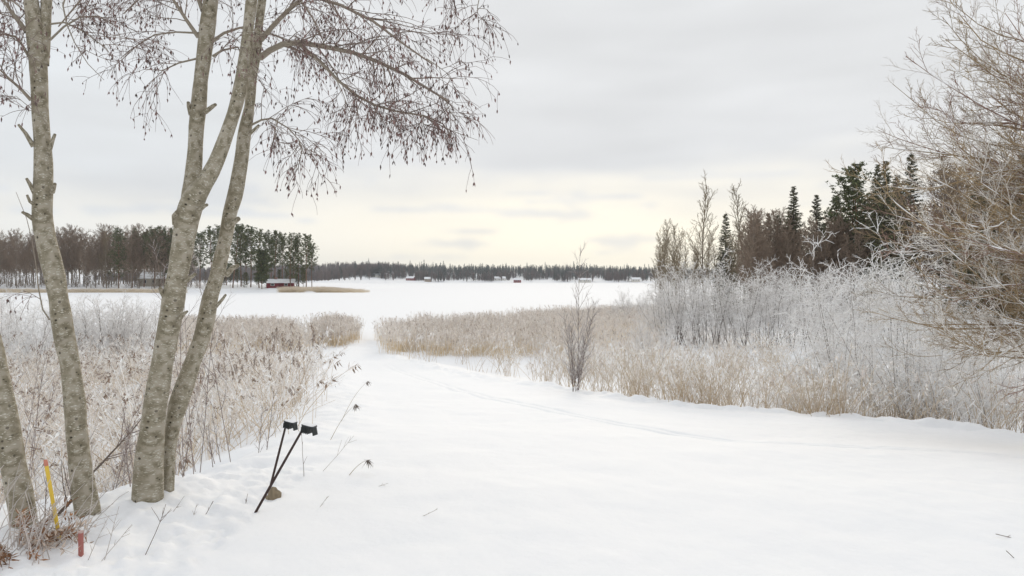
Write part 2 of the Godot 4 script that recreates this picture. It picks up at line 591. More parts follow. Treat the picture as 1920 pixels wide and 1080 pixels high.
func trunk_part(tree: Node3D, called: String, rows: Array, d0: float, d1: float, top: Vector3, top_r: float) -> PackedVector3Array:
	# rows: [y, left edge, right edge] of the stem, base first; carried on to TOP
	var p := PackedVector3Array()
	var r := PackedFloat32Array()
	var m := rows.size()
	for i in m:
		var d := lerpf(d0, d1, float(i) / (m - 1))
		p.append(at((rows[i][1] + rows[i][2]) * 0.5, rows[i][0], d))
		var up: Array = rows[mini(i + 1, m - 1)]
		var dn: Array = rows[maxi(i - 1, 0)]
		var slant := Vector2((up[1] + up[2] - dn[1] - dn[2]) * 0.5, up[0] - dn[0])
		r.append((rows[i][2] - rows[i][1]) * 0.45 / F * d * absf(slant.y) / slant.length())
	var q0 := p[m - 1]
	var tan0 := (p[m - 1] - p[m - 3]).normalized() * q0.distance_to(top) * 0.35
	for k in range(1, 7):
		var f := k / 6.0
		p.append((q0 + tan0 * f).lerp(top, f * f) if f < 1.0 else top)
		r.append(lerpf(r[m - 1], top_r, f))
	# resample finely and roughen
	var fine := PackedVector3Array()
	var fr := PackedFloat32Array()
	var cnt := (p.size() - 1) * 4
	for i in cnt + 1:
		var q := float(i) / 4.0
		var j := mini(int(q), p.size() - 2)
		var f := q - j
		var a := p[maxi(j - 1, 0)]
		var e := p[mini(j + 2, p.size() - 1)]
		fine.append(p[j].cubic_interpolate(p[j + 1], a, e, f))
		fr.append(lerpf(r[j], r[j + 1], f) * (1.0 + (0.06 * exp(-q * 0.9) if called == "trunk" and rows[0][0] > 900 else 0.0)) * (1.0 + 0.05 * nz.get_noise_2d(q * 40.0, d0 * 100.0)))
	var b := MB.new()
	b.tube(fine, fr, 18, Color.WHITE, Color.WHITE, false, 1.1)
	for i in b.v.size():
		b.v[i] += b.n[i] * 0.004 * nz.get_noise_3dv(b.v[i] * 320.0) - tree.position
	var o := put(called, b.done(M.bark), tree)
	o.set_meta("label", "grey stem flecked with pale dashes")
	return fine
func stub(tree: Node3D, list: Array, w0: float, w1: float, d: float) -> void:
	var p := px_line(list, d, d - 0.08)
	for i in p.size():
		p[i] -= tree.position
	var b := MB.new()
	b.tube(p, radii(w0 * 0.38 / F * d, w1 * 0.36 / F * d, p.size()), 9, Color.WHITE, Color.WHITE, true, 1.6)
	put("stub", b.done(M.bark), tree)

func near_trees() -> void:
	rng.seed = 41
	# the three-stemmed alder beside the track
	var t := thing("alder_tree", "large alder of three grey stems with drooping catkin twigs beside the track", "tree", at(285, 938, 5.6))
	var lean := trunk_part(t, "trunk", [[1040, 238, 308], [985, 243, 308], [935, 247, 307], [880, 251, 307], [840, 255, 308], [800, 262, 311], [760, 268, 314], [720, 275, 321], [680, 283, 326], [640, 290, 334], [600, 297, 342], [560, 302, 349], [520, 312, 353], [480, 318, 361], [440, 323, 368], [400, 329, 378], [370, 339, 391], [340, 366, 406], [300, 390, 423], [250, 411, 440], [200, 428, 456], [150, 440, 466], [100, 448, 473], [50, 455, 477], [0, 460, 483]], 5.6, 5.45, at(520, -640, 5.3), 0.015)
	var left := trunk_part(t, "trunk", [[440, 330, 364], [400, 334, 369], [360, 341, 376], [300, 350, 380], [250, 353, 382], [200, 356, 388], [150, 363, 390], [100, 368, 398], [50, 373, 405], [0, 380, 410]], 5.62, 5.8, at(400, -620, 6.2), 0.015)
	var back := trunk_part(t, "trunk", [[1030, 298, 320], [975, 300, 322], [935, 303, 326], [880, 305, 328], [840, 307, 331], [800, 309, 340], [760, 314, 353], [720, 328, 367], [680, 344, 378], [640, 359, 393], [600, 369, 404], [560, 377, 410], [520, 391, 421], [480, 400, 430], [440, 410, 438], [400, 417, 445], [360, 427, 457], [300, 438, 467], [250, 445, 472], [200, 457, 478], [150, 463, 482], [100, 470, 490], [50, 477, 494], [0, 483, 500]], 5.75, 5.9, at(560, -600, 6.3), 0.015)
	stub(t, [[425, 515], [436, 502], [446, 498]], 16, 10, 5.7)
	stub(t, [[405, 575], [418, 560], [423, 553]], 9, 6, 5.68)
	stub(t, [[425, 425], [440, 415], [447, 410]], 17, 12, 5.7)
	stub(t, [[330, 420], [328, 405], [333, 398]], 18, 13, 5.5)
	stub(t, [[310, 560], [303, 548], [300, 540]], 12, 9, 5.5)
	stub(t, [[345, 530], [358, 520], [366, 514]], 12, 8, 5.5)
	stub(t, [[372, 395], [382, 387], [388, 384]], 12, 8, 5.45)
	stub(t, [[335, 600], [345, 588], [351, 584]], 13, 6, 5.5)
	stub(t, [[385, 210], [398, 200], [404, 196]], 12, 8, 5.7)
	stub(t, [[358, 215], [354, 200], [353, 192]], 12, 8, 5.7)
	stub(t, [[470, 250], [480, 240], [485, 235]], 8, 6, 5.85)
	# limbs that show in the picture
	limb(t, px_line([[488, 108], [505, 95], [530, 83], [565, 80], [610, 88], [660, 98], [710, 116], [760, 140], [805, 168], [842, 190]], 5.85, 5.0), 0.028, 34, 0.66, 1.2)
	limb(t, px_line([[560, 82], [600, 115], [635, 152], [670, 180], [705, 198], [740, 208], [795, 217], [830, 232], [846, 254]], 5.6, 5.1), 0.015, 22, 0.55, 1.25)
	limb(t, px_line([[490, 75], [515, 45], [540, 20], [575, -10], [640, 10], [700, 40], [760, 85], [810, 120]], 5.85, 5.3), 0.022, 26, 0.65, 1.15)
	limb(t, px_line([[497, -20], [560, -90], [650, -130], [740, -120], [820, -80], [880, -30], [930, -5]], 5.9, 5.1), 0.03, 26, 0.6, 1.1)
	limb(t, px_line([[470, 235], [490, 225], [510, 222], [540, 240], [560, 262], [575, 300]], 5.85, 5.5), 0.01, 12, 0.42, 1.5)
	limb(t, px_line([[395, 80], [420, 62], [450, 52], [500, 60], [560, 85], [610, 130]], 5.75, 6.5), 0.014, 14, 0.5)
	limb(t, px_line([[372, 70], [350, 38], [325, 0], [300, -60], [262, -110]], 5.75, 5.5), 0.018, 14, 0.6)
	limb(t, px_line([[368, 110], [335, 118], [305, 132], [270, 130]], 5.75, 5.6), 0.009, 7, 0.5, 0.6)
	limb(t, px_line([[372, 62], [330, 60], [290, 65], [250, 90], [225, 110]], 5.75, 5.9), 0.009, 7, 0.5, 0.6)
	limb(t, px_line([[400, 105], [415, 95], [445, 88], [470, 120]], 5.75, 5.5), 0.012, 9, 0.4)
	limb(t, px_line([[380, 20], [365, -20], [330, -80], [270, -120], [220, -110]], 5.8, 6.2), 0.02, 16, 0.65)
	for a in [[[632, 152], [645, 180], [655, 210], [668, 240]], [[700, 197], [708, 215], [722, 235]], [[790, 216], [794, 232], [798, 250]], [[560, 262], [566, 285], [562, 305]], [[520, 225], [515, 250], [525, 285]], [[835, 185], [842, 205], [852, 222], [858, 250]], [[800, 110], [822, 125], [842, 140], [858, 165]], [[900, -10], [895, 15], [897, 40], [898, 68]]]:
		limb(t, px_line(a, 5.2, 5.1), 0.004, 7, 0.22, 1.6)
	# higher limbs, above the picture
	for st in [lean, left, back]:
		for k in 5:
			var f := lerpf(0.8, 0.98, (k + rf(0, 0.6)) / 5.0)
			var ang := rf(PI * 0.05, PI * 0.95) if k % 2 == 0 else rf(-0.4, 0.3) + (PI if rng.randf() < 0.4 else 0.0)
			var p0: Vector3 = along(st, f)
			limb(t, wander(p0, Vector3(cos(ang), 0.8, -sin(ang)), rf(1.3, 2.1), 6, 0.1, Vector3(0, -0.7, 0)), 0.02, 9, 0.6, 0.7)
	# the single alder
	var u := thing("alder_tree", "curved grey alder between the yellow stake and the three-stemmed alder", "tree", at(165, 975, 5.3))
	var ua := trunk_part(u, "trunk", [[1075, 145, 198], [1020, 143, 195], [980, 143, 191], [950, 139, 187], [920, 134, 181], [880, 130, 173], [840, 127, 167], [800, 123, 163], [760, 120, 161], [720, 117, 155], [680, 112, 150], [640, 103, 142], [600, 97, 135], [560, 92, 128], [520, 83, 123], [480, 73, 114], [440, 65, 103], [400, 61, 98], [360, 62, 99], [300, 64, 98], [250, 63, 94], [200, 60, 90], [133, 56, 89], [67, 50, 84], [0, 45, 72]], 5.3, 5.35, at(40, -620, 5.5), 0.015)
	var ub := trunk_part(u, "trunk", [[120, 64, 92], [80, 70, 94], [50, 74, 95], [0, 77, 97]], 5.36, 5.4, at(130, -560, 5.8), 0.015)
	stub(u, [[63, 275], [48, 250], [34, 233]], 12, 6, 5.3)
	stub(u, [[92, 285], [98, 265], [103, 252]], 11, 7, 5.3)
	stub(u, [[66, 365], [56, 345], [50, 335]], 11, 7, 5.3)
	stub(u, [[98, 360], [101, 350], [103, 345]], 12, 8, 5.3)
	stub(u, [[64, 412], [50, 402], [42, 398]], 12, 7, 5.3)
	stub(u, [[66, 385], [56, 378], [51, 366]], 9, 6, 5.28)
	stub(u, [[108, 640], [117, 634], [122, 632]], 12, 8, 5.2)
	limb(u, px_line([[95, 45], [120, 42], [150, 55], [175, 72], [200, 92], [212, 110]], 5.35, 5.2), 0.008, 7, 0.5, 0.6)
	limb(u, px_line([[94, 75], [120, 50], [150, 32], [185, 30], [215, 48], [228, 75]], 5.35, 5.6), 0.009, 7, 0.45, 0.6)
	limb(u, px_line([[130, -30], [118, 10], [125, 45], [140, 80], [165, 120], [195, 150]], 5.4, 5.1), 0.007, 7, 0.4, 0.6)
	limb(u, px_line([[50, 60], [35, 40], [20, 20], [0, -8], [-40, -40]], 5.35, 5.3), 0.02, 9, 0.5)
	limb(u, px_line([[56, 110], [42, 85], [28, 68], [5, 64], [-30, 66]], 5.35, 5.2), 0.012, 10, 0.45)
	limb(u, px_line([[58, 188], [40, 168], [20, 150], [0, 131], [-40, 110]], 5.3, 5.1), 0.014, 12, 0.5)
	limb(u, px_line([[92, 240], [75, 215], [60, 205], [30, 180], [0, 190]], 5.28, 5.0), 0.005, 5, 0.3, 0.5)
	limb(u, px_line([[93, 600], [80, 580], [72, 540], [68, 500], [60, 450], [50, 410], [30, 360]], 5.3, 5.2), 0.006, 2, 0.25, 0.1)
	for st in [ua, ub]:
		for k in 4:
			var ang := rf(0, TAU)
			limb(u, wander(along(st, lerpf(0.8, 0.97, k / 4.0)), Vector3(cos(ang), 0.8, -absf(sin(ang))), rf(1.1, 1.7), 6, 0.1, Vector3(0, -0.7, 0)), 0.018, 8, 0.55, 0.7)
	# the alder at the picture's edge
	var e := thing("alder_tree", "leaning grey alder behind the yellow stake with dead leaves at its foot", "tree", at(48, 1005, 5.0))
	var ea := trunk_part(e, "trunk", [[1110, 32, 78], [1050, 28, 75], [1010, 25, 72], [970, 20, 68], [920, 11, 60], [880, 4, 50], [840, -3, 43], [800, -9, 37], [760, -16, 29], [720, -25, 19], [660, -36, 7], [600, -48, -7], [520, -62, -24], [400, -75, -40], [200, -92, -62], [0, -110, -84]], 5.0, 5.1, at(-190, -560, 5.3), 0.015)
	for k in 5:
		var ang := rf(0, TAU)
		limb(e, wander(along(ea, lerpf(0.72, 0.97, k / 5.0)), Vector3(-absf(cos(ang)), 0.8, -absf(sin(ang))), rf(1.1, 1.6), 6, 0.1, Vector3(0, -0.7, 0)), 0.018, 8, 0.55, 0.7)

# ---------------------------------------------------------------- the willow at the right
func willow() -> void:
	rng.seed = 90
	var base := Vector3(9.0, height(9.0, 10.0), -10.0)
	var t := thing("willow_tree", "big olive-brown willow with snow on its arching branches reaching in from the right edge", "tree", base)
	var tr := MB.new()
	var stems := []
	for k in 4:
		var p := wander(Vector3(rf(-0.25, 0.25), -0.3, rf(-0.25, 0.25)), Vector3(rf(-0.12, 0.3), 1, rf(-0.2, 0.2)), rf(4.8, 6.6), 9, 0.09, Vector3(0, 0.05, 0))
		tr.tube(p, radii(rf(0.09, 0.14), 0.03, p.size()), 9, lin(0.2, 0.17, 0.12), lin(0.24, 0.19, 0.11))
		stems.append(p)
	put("trunk", tr.done(M.plant), t)
	var olive := lin(0.31, 0.23, 0.135)
	var brown := lin(0.29, 0.19, 0.15)
	for i in 116:
		var low := i % 2 == 0
		var st: PackedVector3Array = stems[i % 4]
		var f := rf(0.24, 0.97)
		var ang := rf(-1.0, 1.0) if i % 6 != 0 else rf(0, TAU)
		var up := lerpf(0.15, 0.85, f) + rf(-0.15, 0.2)
		var dir := Vector3(-cos(ang), up, sin(ang))
		var l := rf(1.9, 3.6) * (1.15 - 0.7 * absf(minf(f, 0.65) - 0.5))
		var br := wander(along(st, f), dir, l, 9, 0.17, Vector3(0, -0.3 if low else -0.1, 0))
		# the tips turn up again
		for q in range(6, 10):
			br[q] += Vector3(0, 0.035 * (q - 5) * (q - 5), 0)
		var wood := MB.new()
		var tw := MB.new()
		var sn := MB.new()
		var col := vary(olive if rng.randf() < 0.7 else brown, 0.2)
		var r0 := rf(0.014, 0.026)
		wood.tube(br, radii(r0, 0.004, br.size()), 5, col, col)
		var lv := [
			[1.0, 0.006, 5, 0.15, Vector3(0, 0.55, 0), 7, 0.15, 0.6, col, 3],
			[0.45, 0.004, 3, 0.17, Vector3(0, 0.7, 0), 3, 0.2, 0.55, vary(col, 0.1), 3],
			[0.5, 0.0031, 2, 0.2, Vector3(0, 0.5, 0), 0, 0.0, 0.0, vary(col, 0.1), 3]]
		for j in 17:
			var g := lerpf(0.12, 1.0, (j + rf(0, 1)) / 17.0)
			var cold := lv.duplicate(true)
			if rng.randf() < 0.55 - 0.4 * f:
				for q3 in 3:
					cold[q3][8] = lin(0.72, 0.69, 0.65)
			grow([tw], along(br, g), aside(heading(br, g), rf(0.4, 0.85), j * 2.4 + rf(-0.5, 0.5)), rf(0.45, 1.05) * (1.15 - 0.5 * g), cold, 0)
		# snow lying along the upper side
		var q := 0.05
		while q < 0.9:
			var q2 := minf(q + rf(0.06, 0.22), 0.95)
			if rng.randf() < 0.75:
				var p := PackedVector3Array()
				for s in 5:
					var g := lerpf(q, q2, s / 4.0)
					p.append(along(br, g) + Vector3(0, lerpf(r0, 0.004, g) * 0.95, 0))
				sn.tube(p, PackedFloat32Array([0.002, 0.009, 0.011, 0.009, 0.002]), 5, lin(0.86, 0.87, 0.89), lin(0.86, 0.87, 0.89))
			q = q2 + rf(0.01, 0.08)
		var o := put("limb", wood.done(M.plant), t)
		put("twigs", tw.done(M.plant), o).set_meta("kind", "stuff")
		if sn.v.size() > 0:
			put("snow", sn.done(M.frost), o).set_meta("kind", "stuff")

# ---------------------------------------------------------------- things by the track
func small_things() -> void:
	rng.seed = 61
	# marker poles
	for a in [[[475, 968], [572, 797], 5.4, "taller dark rod with a black ribbed plastic head leaning over the stone"], [[507, 912], [538, 790], 6.2, "shorter dark rod with a black ribbed plastic head behind the leaning one"]]:
		var d: float = a[2]
		var foot := at(a[0][0], a[0][1], d)
		var head := at(a[1][0], a[1][1], d)
		var t := thing("marker_rod", a[3], "rod", foot, "rods with black heads by the track")
		var b := MB.new()
		var dir := (head - foot).normalized()
		b.tube(PackedVector3Array([-dir * 0.25, dir * 0.3, head - foot]), PackedFloat32Array([0.0105, 0.0105, 0.009]), 10, lin(0.045, 0.026, 0.022), lin(0.05, 0.034, 0.03), true)
		put("rod", b.done(M.wood), t)
		var hb := MB.new()
		var blk := lin(0.018, 0.02, 0.023)
		hb.box(Vector3(-0.012, -0.052, -0.035), Vector3(0.062, 0.0, 0.035), blk, 0.008)
		var ho := put("head", hb.done(M.plastic), t)
		ho.position = head - foot
		ho.rotation = Vector3(0, -0.3, -0.16)
		for k in 5:
			var rb := MB.new()
			rb.box(Vector3(-0.008 + k * 0.0145, -0.056, 0.0345), Vector3(-0.002 + k * 0.0145, -0.006, 0.041), blk, 0.001)
			put("rib", rb.done(M.plastic), ho)
		var cp := MB.new()
		cp.box(Vector3(-0.016, 0.0005, -0.038), Vector3(0.092, 0.009, 0.038), lin(0.03, 0.033, 0.038), 0.01)
		put("cap", cp.done(M.plastic), ho)
		var fl := MB.new()
		fl.box(Vector3(-0.006, -0.062, -0.03), Vector3(0.006, -0.002, 0.03), blk, 0.003)
		var fo := put("flap", fl.done(M.plastic), ho)
		fo.position = Vector3(0.082, 0, 0)
		fo.rotation.z = 0.35
		var sn := MB.new()
		sn.box(Vector3(-0.012, 0.0095, -0.034), Vector3(0.086, 0.013, 0.034), lin(0.8, 0.81, 0.83), 0.012)
		put("frost", sn.done(M.frost), ho)
	# stakes
	var ys := thing("yellow_stake", "tall yellow round stake with a worn red tip leaning by the alders", "stake", at(117, 1040, 4.75))
	var yb := MB.new()
	var yp := at(85, 862, 4.75) - ys.position
	yb.tube(PackedVector3Array([yp * -0.25, yp * 0.25, yp * 0.6, yp * 0.94]), PackedFloat32Array([0.0125, 0.0127, 0.0123, 0.0125]), 14, lin(0.74, 0.50, 0.06), lin(0.74, 0.52, 0.08), true)
	put("pole", yb.done(M.wood), ys)
	var yt := MB.new()
	yt.tube(PackedVector3Array([yp * 0.935, yp * 0.97, yp]), PackedFloat32Array([0.0131, 0.0132, 0.0105]), 14, lin(0.55, 0.2, 0.15), lin(0.6, 0.25, 0.18), true)
	put("tip", yt.done(M.wood), ys)
	var rs := thing("red_stake", "short square stake of faded red wood standing in the snow", "stake", at(152, 1057, 4.5))
	var rb2 := MB.new()
	rb2.box(Vector3(-0.0125, -0.2, -0.0125), Vector3(0.0125, 0.205, 0.0125), lin(0.36, 0.13, 0.11), 0.003)
	put("post", rb2.done(M.wood), rs)
	var rt := MB.new()
	rt.box(Vector3(-0.013, 0.2055, -0.013), Vector3(0.013, 0.217, 0.013), lin(0.5, 0.36, 0.33), 0.004)
	put("worn_top", rt.done(M.wood), rs)
	# the stone
	var sp := at(513, 945, 5.85)
	var st := thing("stone", "brown fist-sized stone half sunk in snow beside the rods", "stone", sp)
	var sb := MB.new()
	var sc := MB.new()
	for pass_no in 2:
		var b: MB = sb if pass_no == 0 else sc
		for j in 13:
			for i in 21:
				var th := PI * j / 12.0
				var ph := TAU * i / 20.0
				var o := Vector3(sin(th) * cos(ph), cos(th), sin(th) * sin(ph))
				var r := 1.0 + 0.35 * nz.get_noise_3dv(o * 70.0) + 0.12 * nz.get_noise_3dv(o * 260.0)
				var p := o * r * Vector3(0.052, 0.068, 0.05) + Vector3(0, 0.03, 0)
				if pass_no == 1:
					p = Vector3(p.x * 0.62 - 0.016, 0.078 + maxf(o.y, 0.0) * 0.03 * r - 0.012 * (1.0 - o.y), p.z * 0.62)
				b.v.append(p); b.n.append(o); b.uv.append(Vector2(i, j))
				b.c.append(vary(lin(0.24, 0.19, 0.125), 0.3) if pass_no == 0 else lin(0.85, 0.86, 0.88))
		for j in 12:
			for i in 20:
				var a := j * 21 + i
				b.ix.append_array(PackedInt32Array([a, a + 21, a + 1, a + 1, a + 21, a + 22]))
	st.scale = Vector3.ONE * 1.35
	put("rock", sb.done(M.plant), st)
	put("snow_cap", sc.done(M.frost), st)
	# loose twigs and dry stems standing in the snow: [foot px, tip px, depth, bend, label]
	var frosty := lin(0.5, 0.46, 0.43)
	var brown := lin(0.17, 0.125, 0.1)
	var list := [
		[274, 1030, 318, 950, 4.55, brown, "bare brown twig standing alone in the snow right of the red stake"],
		[190, 1057, 243, 985, 4.45, frosty, "frosted stem slanting beside the red stake"],
		[195, 1052, 222, 948, 4.5, frosty, "long frosted stem rising just right of the red stake"],
		[165, 1060, 195, 965, 4.45, frosty, "thin frosted stem against the red stake"],
		[385, 975, 398, 940, 5.3, brown, "small dry sprig in the snow left of the leaning rod"],
		[362, 980, 366, 945, 5.25, frosty, "short frosted sprig in the snow right of the three-stemmed alder"],
		[326, 980, 345, 930, 5.3, frosty, "pale sprig at the foot of the snow bank by the alder"],
		[460, 945, 463, 925, 5.6, brown, "tiny dry sprig beside the foot of the leaning rod"],
		[570, 905, 569, 800, 6.6, brown, "thin upright stem right of the rods"],
		[606, 892, 668, 822, 6.8, frosty, "forked frosted stem in the snow right of the rods"],
		[795, 975, 822, 957, 5.3, frosty, "small forked twig lying on the open snow"],
		[712, 917, 728, 908, 6.2, frosty, "tiny twig on the snow beyond the forked one"],
		[1880, 1003, 1925, 1016, 4.85, brown, "dark twig lying on the snow at the right edge"],
		[1897, 1052, 1925, 1068, 4.5, brown, "dark twig lying on the snow in the lower right corner"],
		[600, 962, 614, 930, 5.55, frosty, "small dry flower stalk on the snow below the forked stem"]]
	for a in list:
		var p0 := at(a[0], a[1], a[4])
		p0.y = height(p0.x, -p0.z) if a[1] < 1000 or a[0] < 400 else height(p0.x, -p0.z) + 0.012
		var p1 := at(a[2], a[3], a[4])
		var t := thing("dry_twig", a[6], "twig", p0)
		var v := p1 - p0
		var b := MB.new()
		var pts := wander(Vector3.ZERO - v.normalized() * 0.05, v, v.length() + 0.05, 6, 0.06, Vector3.ZERO)
		b.tube(pts, radii(0.0028, 0.0015, 7), 5, a[5], a[5])
		for k in 4:
			var g := rf(0.3, 0.9)
			var s := wander(along(pts, g), aside(heading(pts, g), rf(0.4, 0.8), rf(0, TAU)), v.length() * rf(0.12, 0.35), 3, 0.12, Vector3.ZERO)
			b.tube(s, radii(0.0018, 0.001, 4), 4, a[5], a[5])
		put("stem", b.done(M.plant), t)
	# single reeds that stand out
	var reeds := [[640, 790, 690, 714, 11.0, "bent reed with a drooping dark plume leaning over the track"], [620, 862, 668, 757, 8.6, "shorter bent reed with a small dark plume below the leaning one"], [655, 905, 690, 862, 6.6, "reed bowed right down to the snow beside the track"]]
	for a in reeds:
		var p0 := at(a[0], a[1], a[4])
		p0.y = height(p0.x, -p0.z)
		var v := at(a[2], a[3], a[4]) - p0
		var t := thing("reed", a[5], "reed", p0)
		var b := MB.new()
		var pts := PackedVector3Array()
		for k in 8:
			var f := k / 7.0
			pts.append(v * f + Vector3(0, sin(f * PI) * v.length() * 0.10, 0))
		b.tube(pts, radii(0.0045, 0.002, 8), 5, lin(0.48, 0.42, 0.34), lin(0.6, 0.57, 0.53))
		put("stalk", b.done(M.plant), t)
		var pl := MB.new()
		for k in 26:
			var s := pts[7].lerp(pts[6], rf(0, 0.5))
			pl.blade(s, s + Vector3(rf(-0.25, 0.7), rf(-1.1, 0.1), rf(-0.4, 0.4)).normalized() * rf(0.04, 0.11), Vector3(rf(-1, 1), 0, rf(-1, 1)).normalized() * 0.006, vary(lin(0.16, 0.125, 0.1), 0.4))
		put("plume", pl.done(M.plant), t)
	# dead leaves and fallen wood under the alders
	var hp := at(42, 1075, 4.6)
	hp.y = height(hp.x, -hp.z)
	var lh := thing("dead_fern", "heap of rusty brown dead fern and frosted stems at the alder's foot", "fern", hp)
	var fr := MB.new()
	var fs := MB.new()
	for k in 46:
		var a := rf(0, TAU)
		var q := Vector3(cos(a), 0, sin(a)) * rf(0, 0.18) + Vector3(-0.03, 0, 0)
		var pts := wander(q, Vector3(cos(a) * 0.9, rf(0.5, 1.6), sin(a) * 0.9), rf(0.2, 0.45), 6, 0.15, Vector3(0, -3.2, 0))
		var rust := vary(lin(0.30, 0.155, 0.08) if rng.randf() < 0.4 else lin(0.52, 0.43, 0.36), 0.3)
		fr.tube(pts, radii(0.003, 0.001, 7), 3, rust, rust)
		for j in 26:
			var g := rf(0.15, 1.0)
			var s := along(pts, g)
			fr.blade(s, s + aside(heading(pts, g), 1.1, rf(0, TAU)) * rf(0.03, 0.075), Vector3(rf(-1, 1), rf(-1, 1), rf(-1, 1)).normalized() * 0.007, vary(rust, 0.3))
	for k in 70:
		var a := rf(0, TAU)
		var pts := wander(Vector3(cos(a), 0, sin(a)) * rf(0.05, 0.4), Vector3(rf(-0.4, 0.9), 1, rf(-0.5, 0.3)), rf(0.25, 0.6), 5, 0.14, Vector3(0.4, -0.8, 0))
		var cc := vary(lin(0.55, 0.5, 0.47), 0.2)
		fs.tube(pts, radii(0.0032, 0.0016, 6), 4, cc, cc)
	put("fronds", fr.done(M.plant), lh)
	put("stems", fs.done(M.frost), lh)
	for a in [[[62, 1015], [135, 925], 5.15, 0.018, "dark fallen branch propped between the two left alders"], [[180, 880], [262, 800], 7.2, 0.012, "dark crooked branch lying behind the alders"]]:
		var p0 := at(a[0][0], a[0][1], a[2])
		var t := thing("fallen_branch", a[4], "branch", p0)
		var v := at(a[1][0], a[1][1], a[2] + 0.2) - p0
		var b := MB.new()
		var tw := MB.new()
		var pts := wander(v * -0.15, v, v.length() * 1.15, 7, 0.08, Vector3.ZERO)
		b.tube(pts, radii(a[3], a[3] * 0.5, 8), 7, lin(0.13, 0.105, 0.085), lin(0.13, 0.1, 0.08), true)
		for k in 9:
			var g := rf(0.3, 1.0)
			grow([tw], along(pts, g), aside(heading(pts, g), rf(0.5, 1.0), rf(0, TAU)), rf(0.2, 0.5), [[1.0, 0.005, 4, 0.15, Vector3.ZERO, 4, 0.2, 0.6, lin(0.15, 0.11, 0.09), 4], [0.5, 0.003, 3, 0.15, Vector3.ZERO, 0, 0.0, 0.0, lin(0.4, 0.36, 0.34), 3]], 0)
		put("wood", b.done(M.plant), t)
		put("twigs", tw.done(M.plant), t).set_meta("kind", "stuff")

# ---------------------------------------------------------------- houses
func house(called: String, label: String, where: Vector3, turn: float, w: float, dp: float, h: float, roof_h: float, wall: Color, group: String, wins := 3) -> void:
	var t := thing(called, label, "house", where, group)
	t.rotation.y = turn
	var b := MB.new()
	b.box(Vector3(-w / 2, -1.0, -dp / 2), Vector3(w / 2, h, dp / 2), wall)
	for s in [-1.0, 1.0]:
		b.tri(Vector3(s * w / 2, h, -dp / 2), Vector3(s * w / 2, h + roof_h, 0), Vector3(s * w / 2, h, dp / 2), wall)
	put("wall", b.done(M.wood), t)
	var r := MB.new()
	for s in [-1.0, 1.0]:
		var e0 := Vector3(-w / 2 - 0.4, h - 0.25, s * (dp / 2 + 0.5))
		var e1 := Vector3(w / 2 + 0.4, h - 0.25, s * (dp / 2 + 0.5))
		var t0 := Vector3(-w / 2 - 0.4, h + roof_h + 0.05, 0)
		var t1 := Vector3(w / 2 + 0.4, h + roof_h + 0.05, 0)
		var up := Vector3(0, 0.35, 0)
		for q in [[e0 + up, t0 + up, t1 + up, e1 + up], [e0, e0 + up, e1 + up, e1], [e0, t0, t0 + up, e0 + up], [e1, e1 + up, t1 + up, t1]]:
			r.tri(q[0], q[1], q[2], lin(0.86, 0.87, 0.89))
			r.tri(q[0], q[2], q[3], lin(0.86, 0.87, 0.89))
	put("roof", r.done(M.frost), t)
	for k in wins:
		var x := (k - (wins - 1) * 0.5) * w * 0.3
		var f := MB.new()
		f.box(Vector3(x - 0.62, h * 0.35, dp / 2 + 0.01), Vector3(x + 0.62, h * 0.8, dp / 2 + 0.06), lin(0.7, 0.7, 0.68))
		var fo := put("window", f.done(M.wood), t)
		var g := MB.new()
		g.box(Vector3(x - 0.5, h * 0.39, dp / 2 + 0.062), Vector3(x + 0.5, h * 0.76, dp / 2 + 0.075), lin(0.04, 0.045, 0.05))
		put("pane", g.done(M.plastic), fo)
	var c := MB.new()
	c.box(Vector3(w * 0.18, h + roof_h * 0.5, -0.4), Vector3(w * 0.18 + 0.7, h + roof_h + 1.0, 0.3), lin(0.25, 0.16, 0.13))
	put("chimney", c.done(M.wood), t)

func far_height(x: float, d: float) -> float:
	var shore := 1000.0 + 60.0 * nz.get_noise_1d(x * 0.35) - 190.0 * exp(-pow((x + 215.0) / 60.0, 2.0)) * smoothstep(760.0, 860.0, d + 120.0)
	var q := d - shore
	return lerpf(-1.0, 3.0, smoothstep(-6.0, 30.0, q)) + 13.0 * smoothstep(60.0, 420.0, q) + 8.0 * smoothstep(0.0, 500.0, q) * (nz.get_noise_2d(x * 0.25, d * 0.25) + exp(-pow((x + 330.0) / 150.0, 2.0)))
func isle_shore(x: float) -> float:   # depth of the near shore of the wooded point
	return 222.0 + 6.0 * nz.get_noise_1d(x * 3.0) - 0.10 * (x + 120.0)
func isle_height(x: float, d: float) -> float:
	var q := minf(d - isle_shore(x), (-60.0 - x) * 1.2)
	return lerpf(-0.8, 1.0, smoothstep(-2.0, 8.0, q)) + 1.4 * smoothstep(6.0, 60.0, q) + 0.25 * nz.get_noise_2d(x * 8.0, d * 8.0)

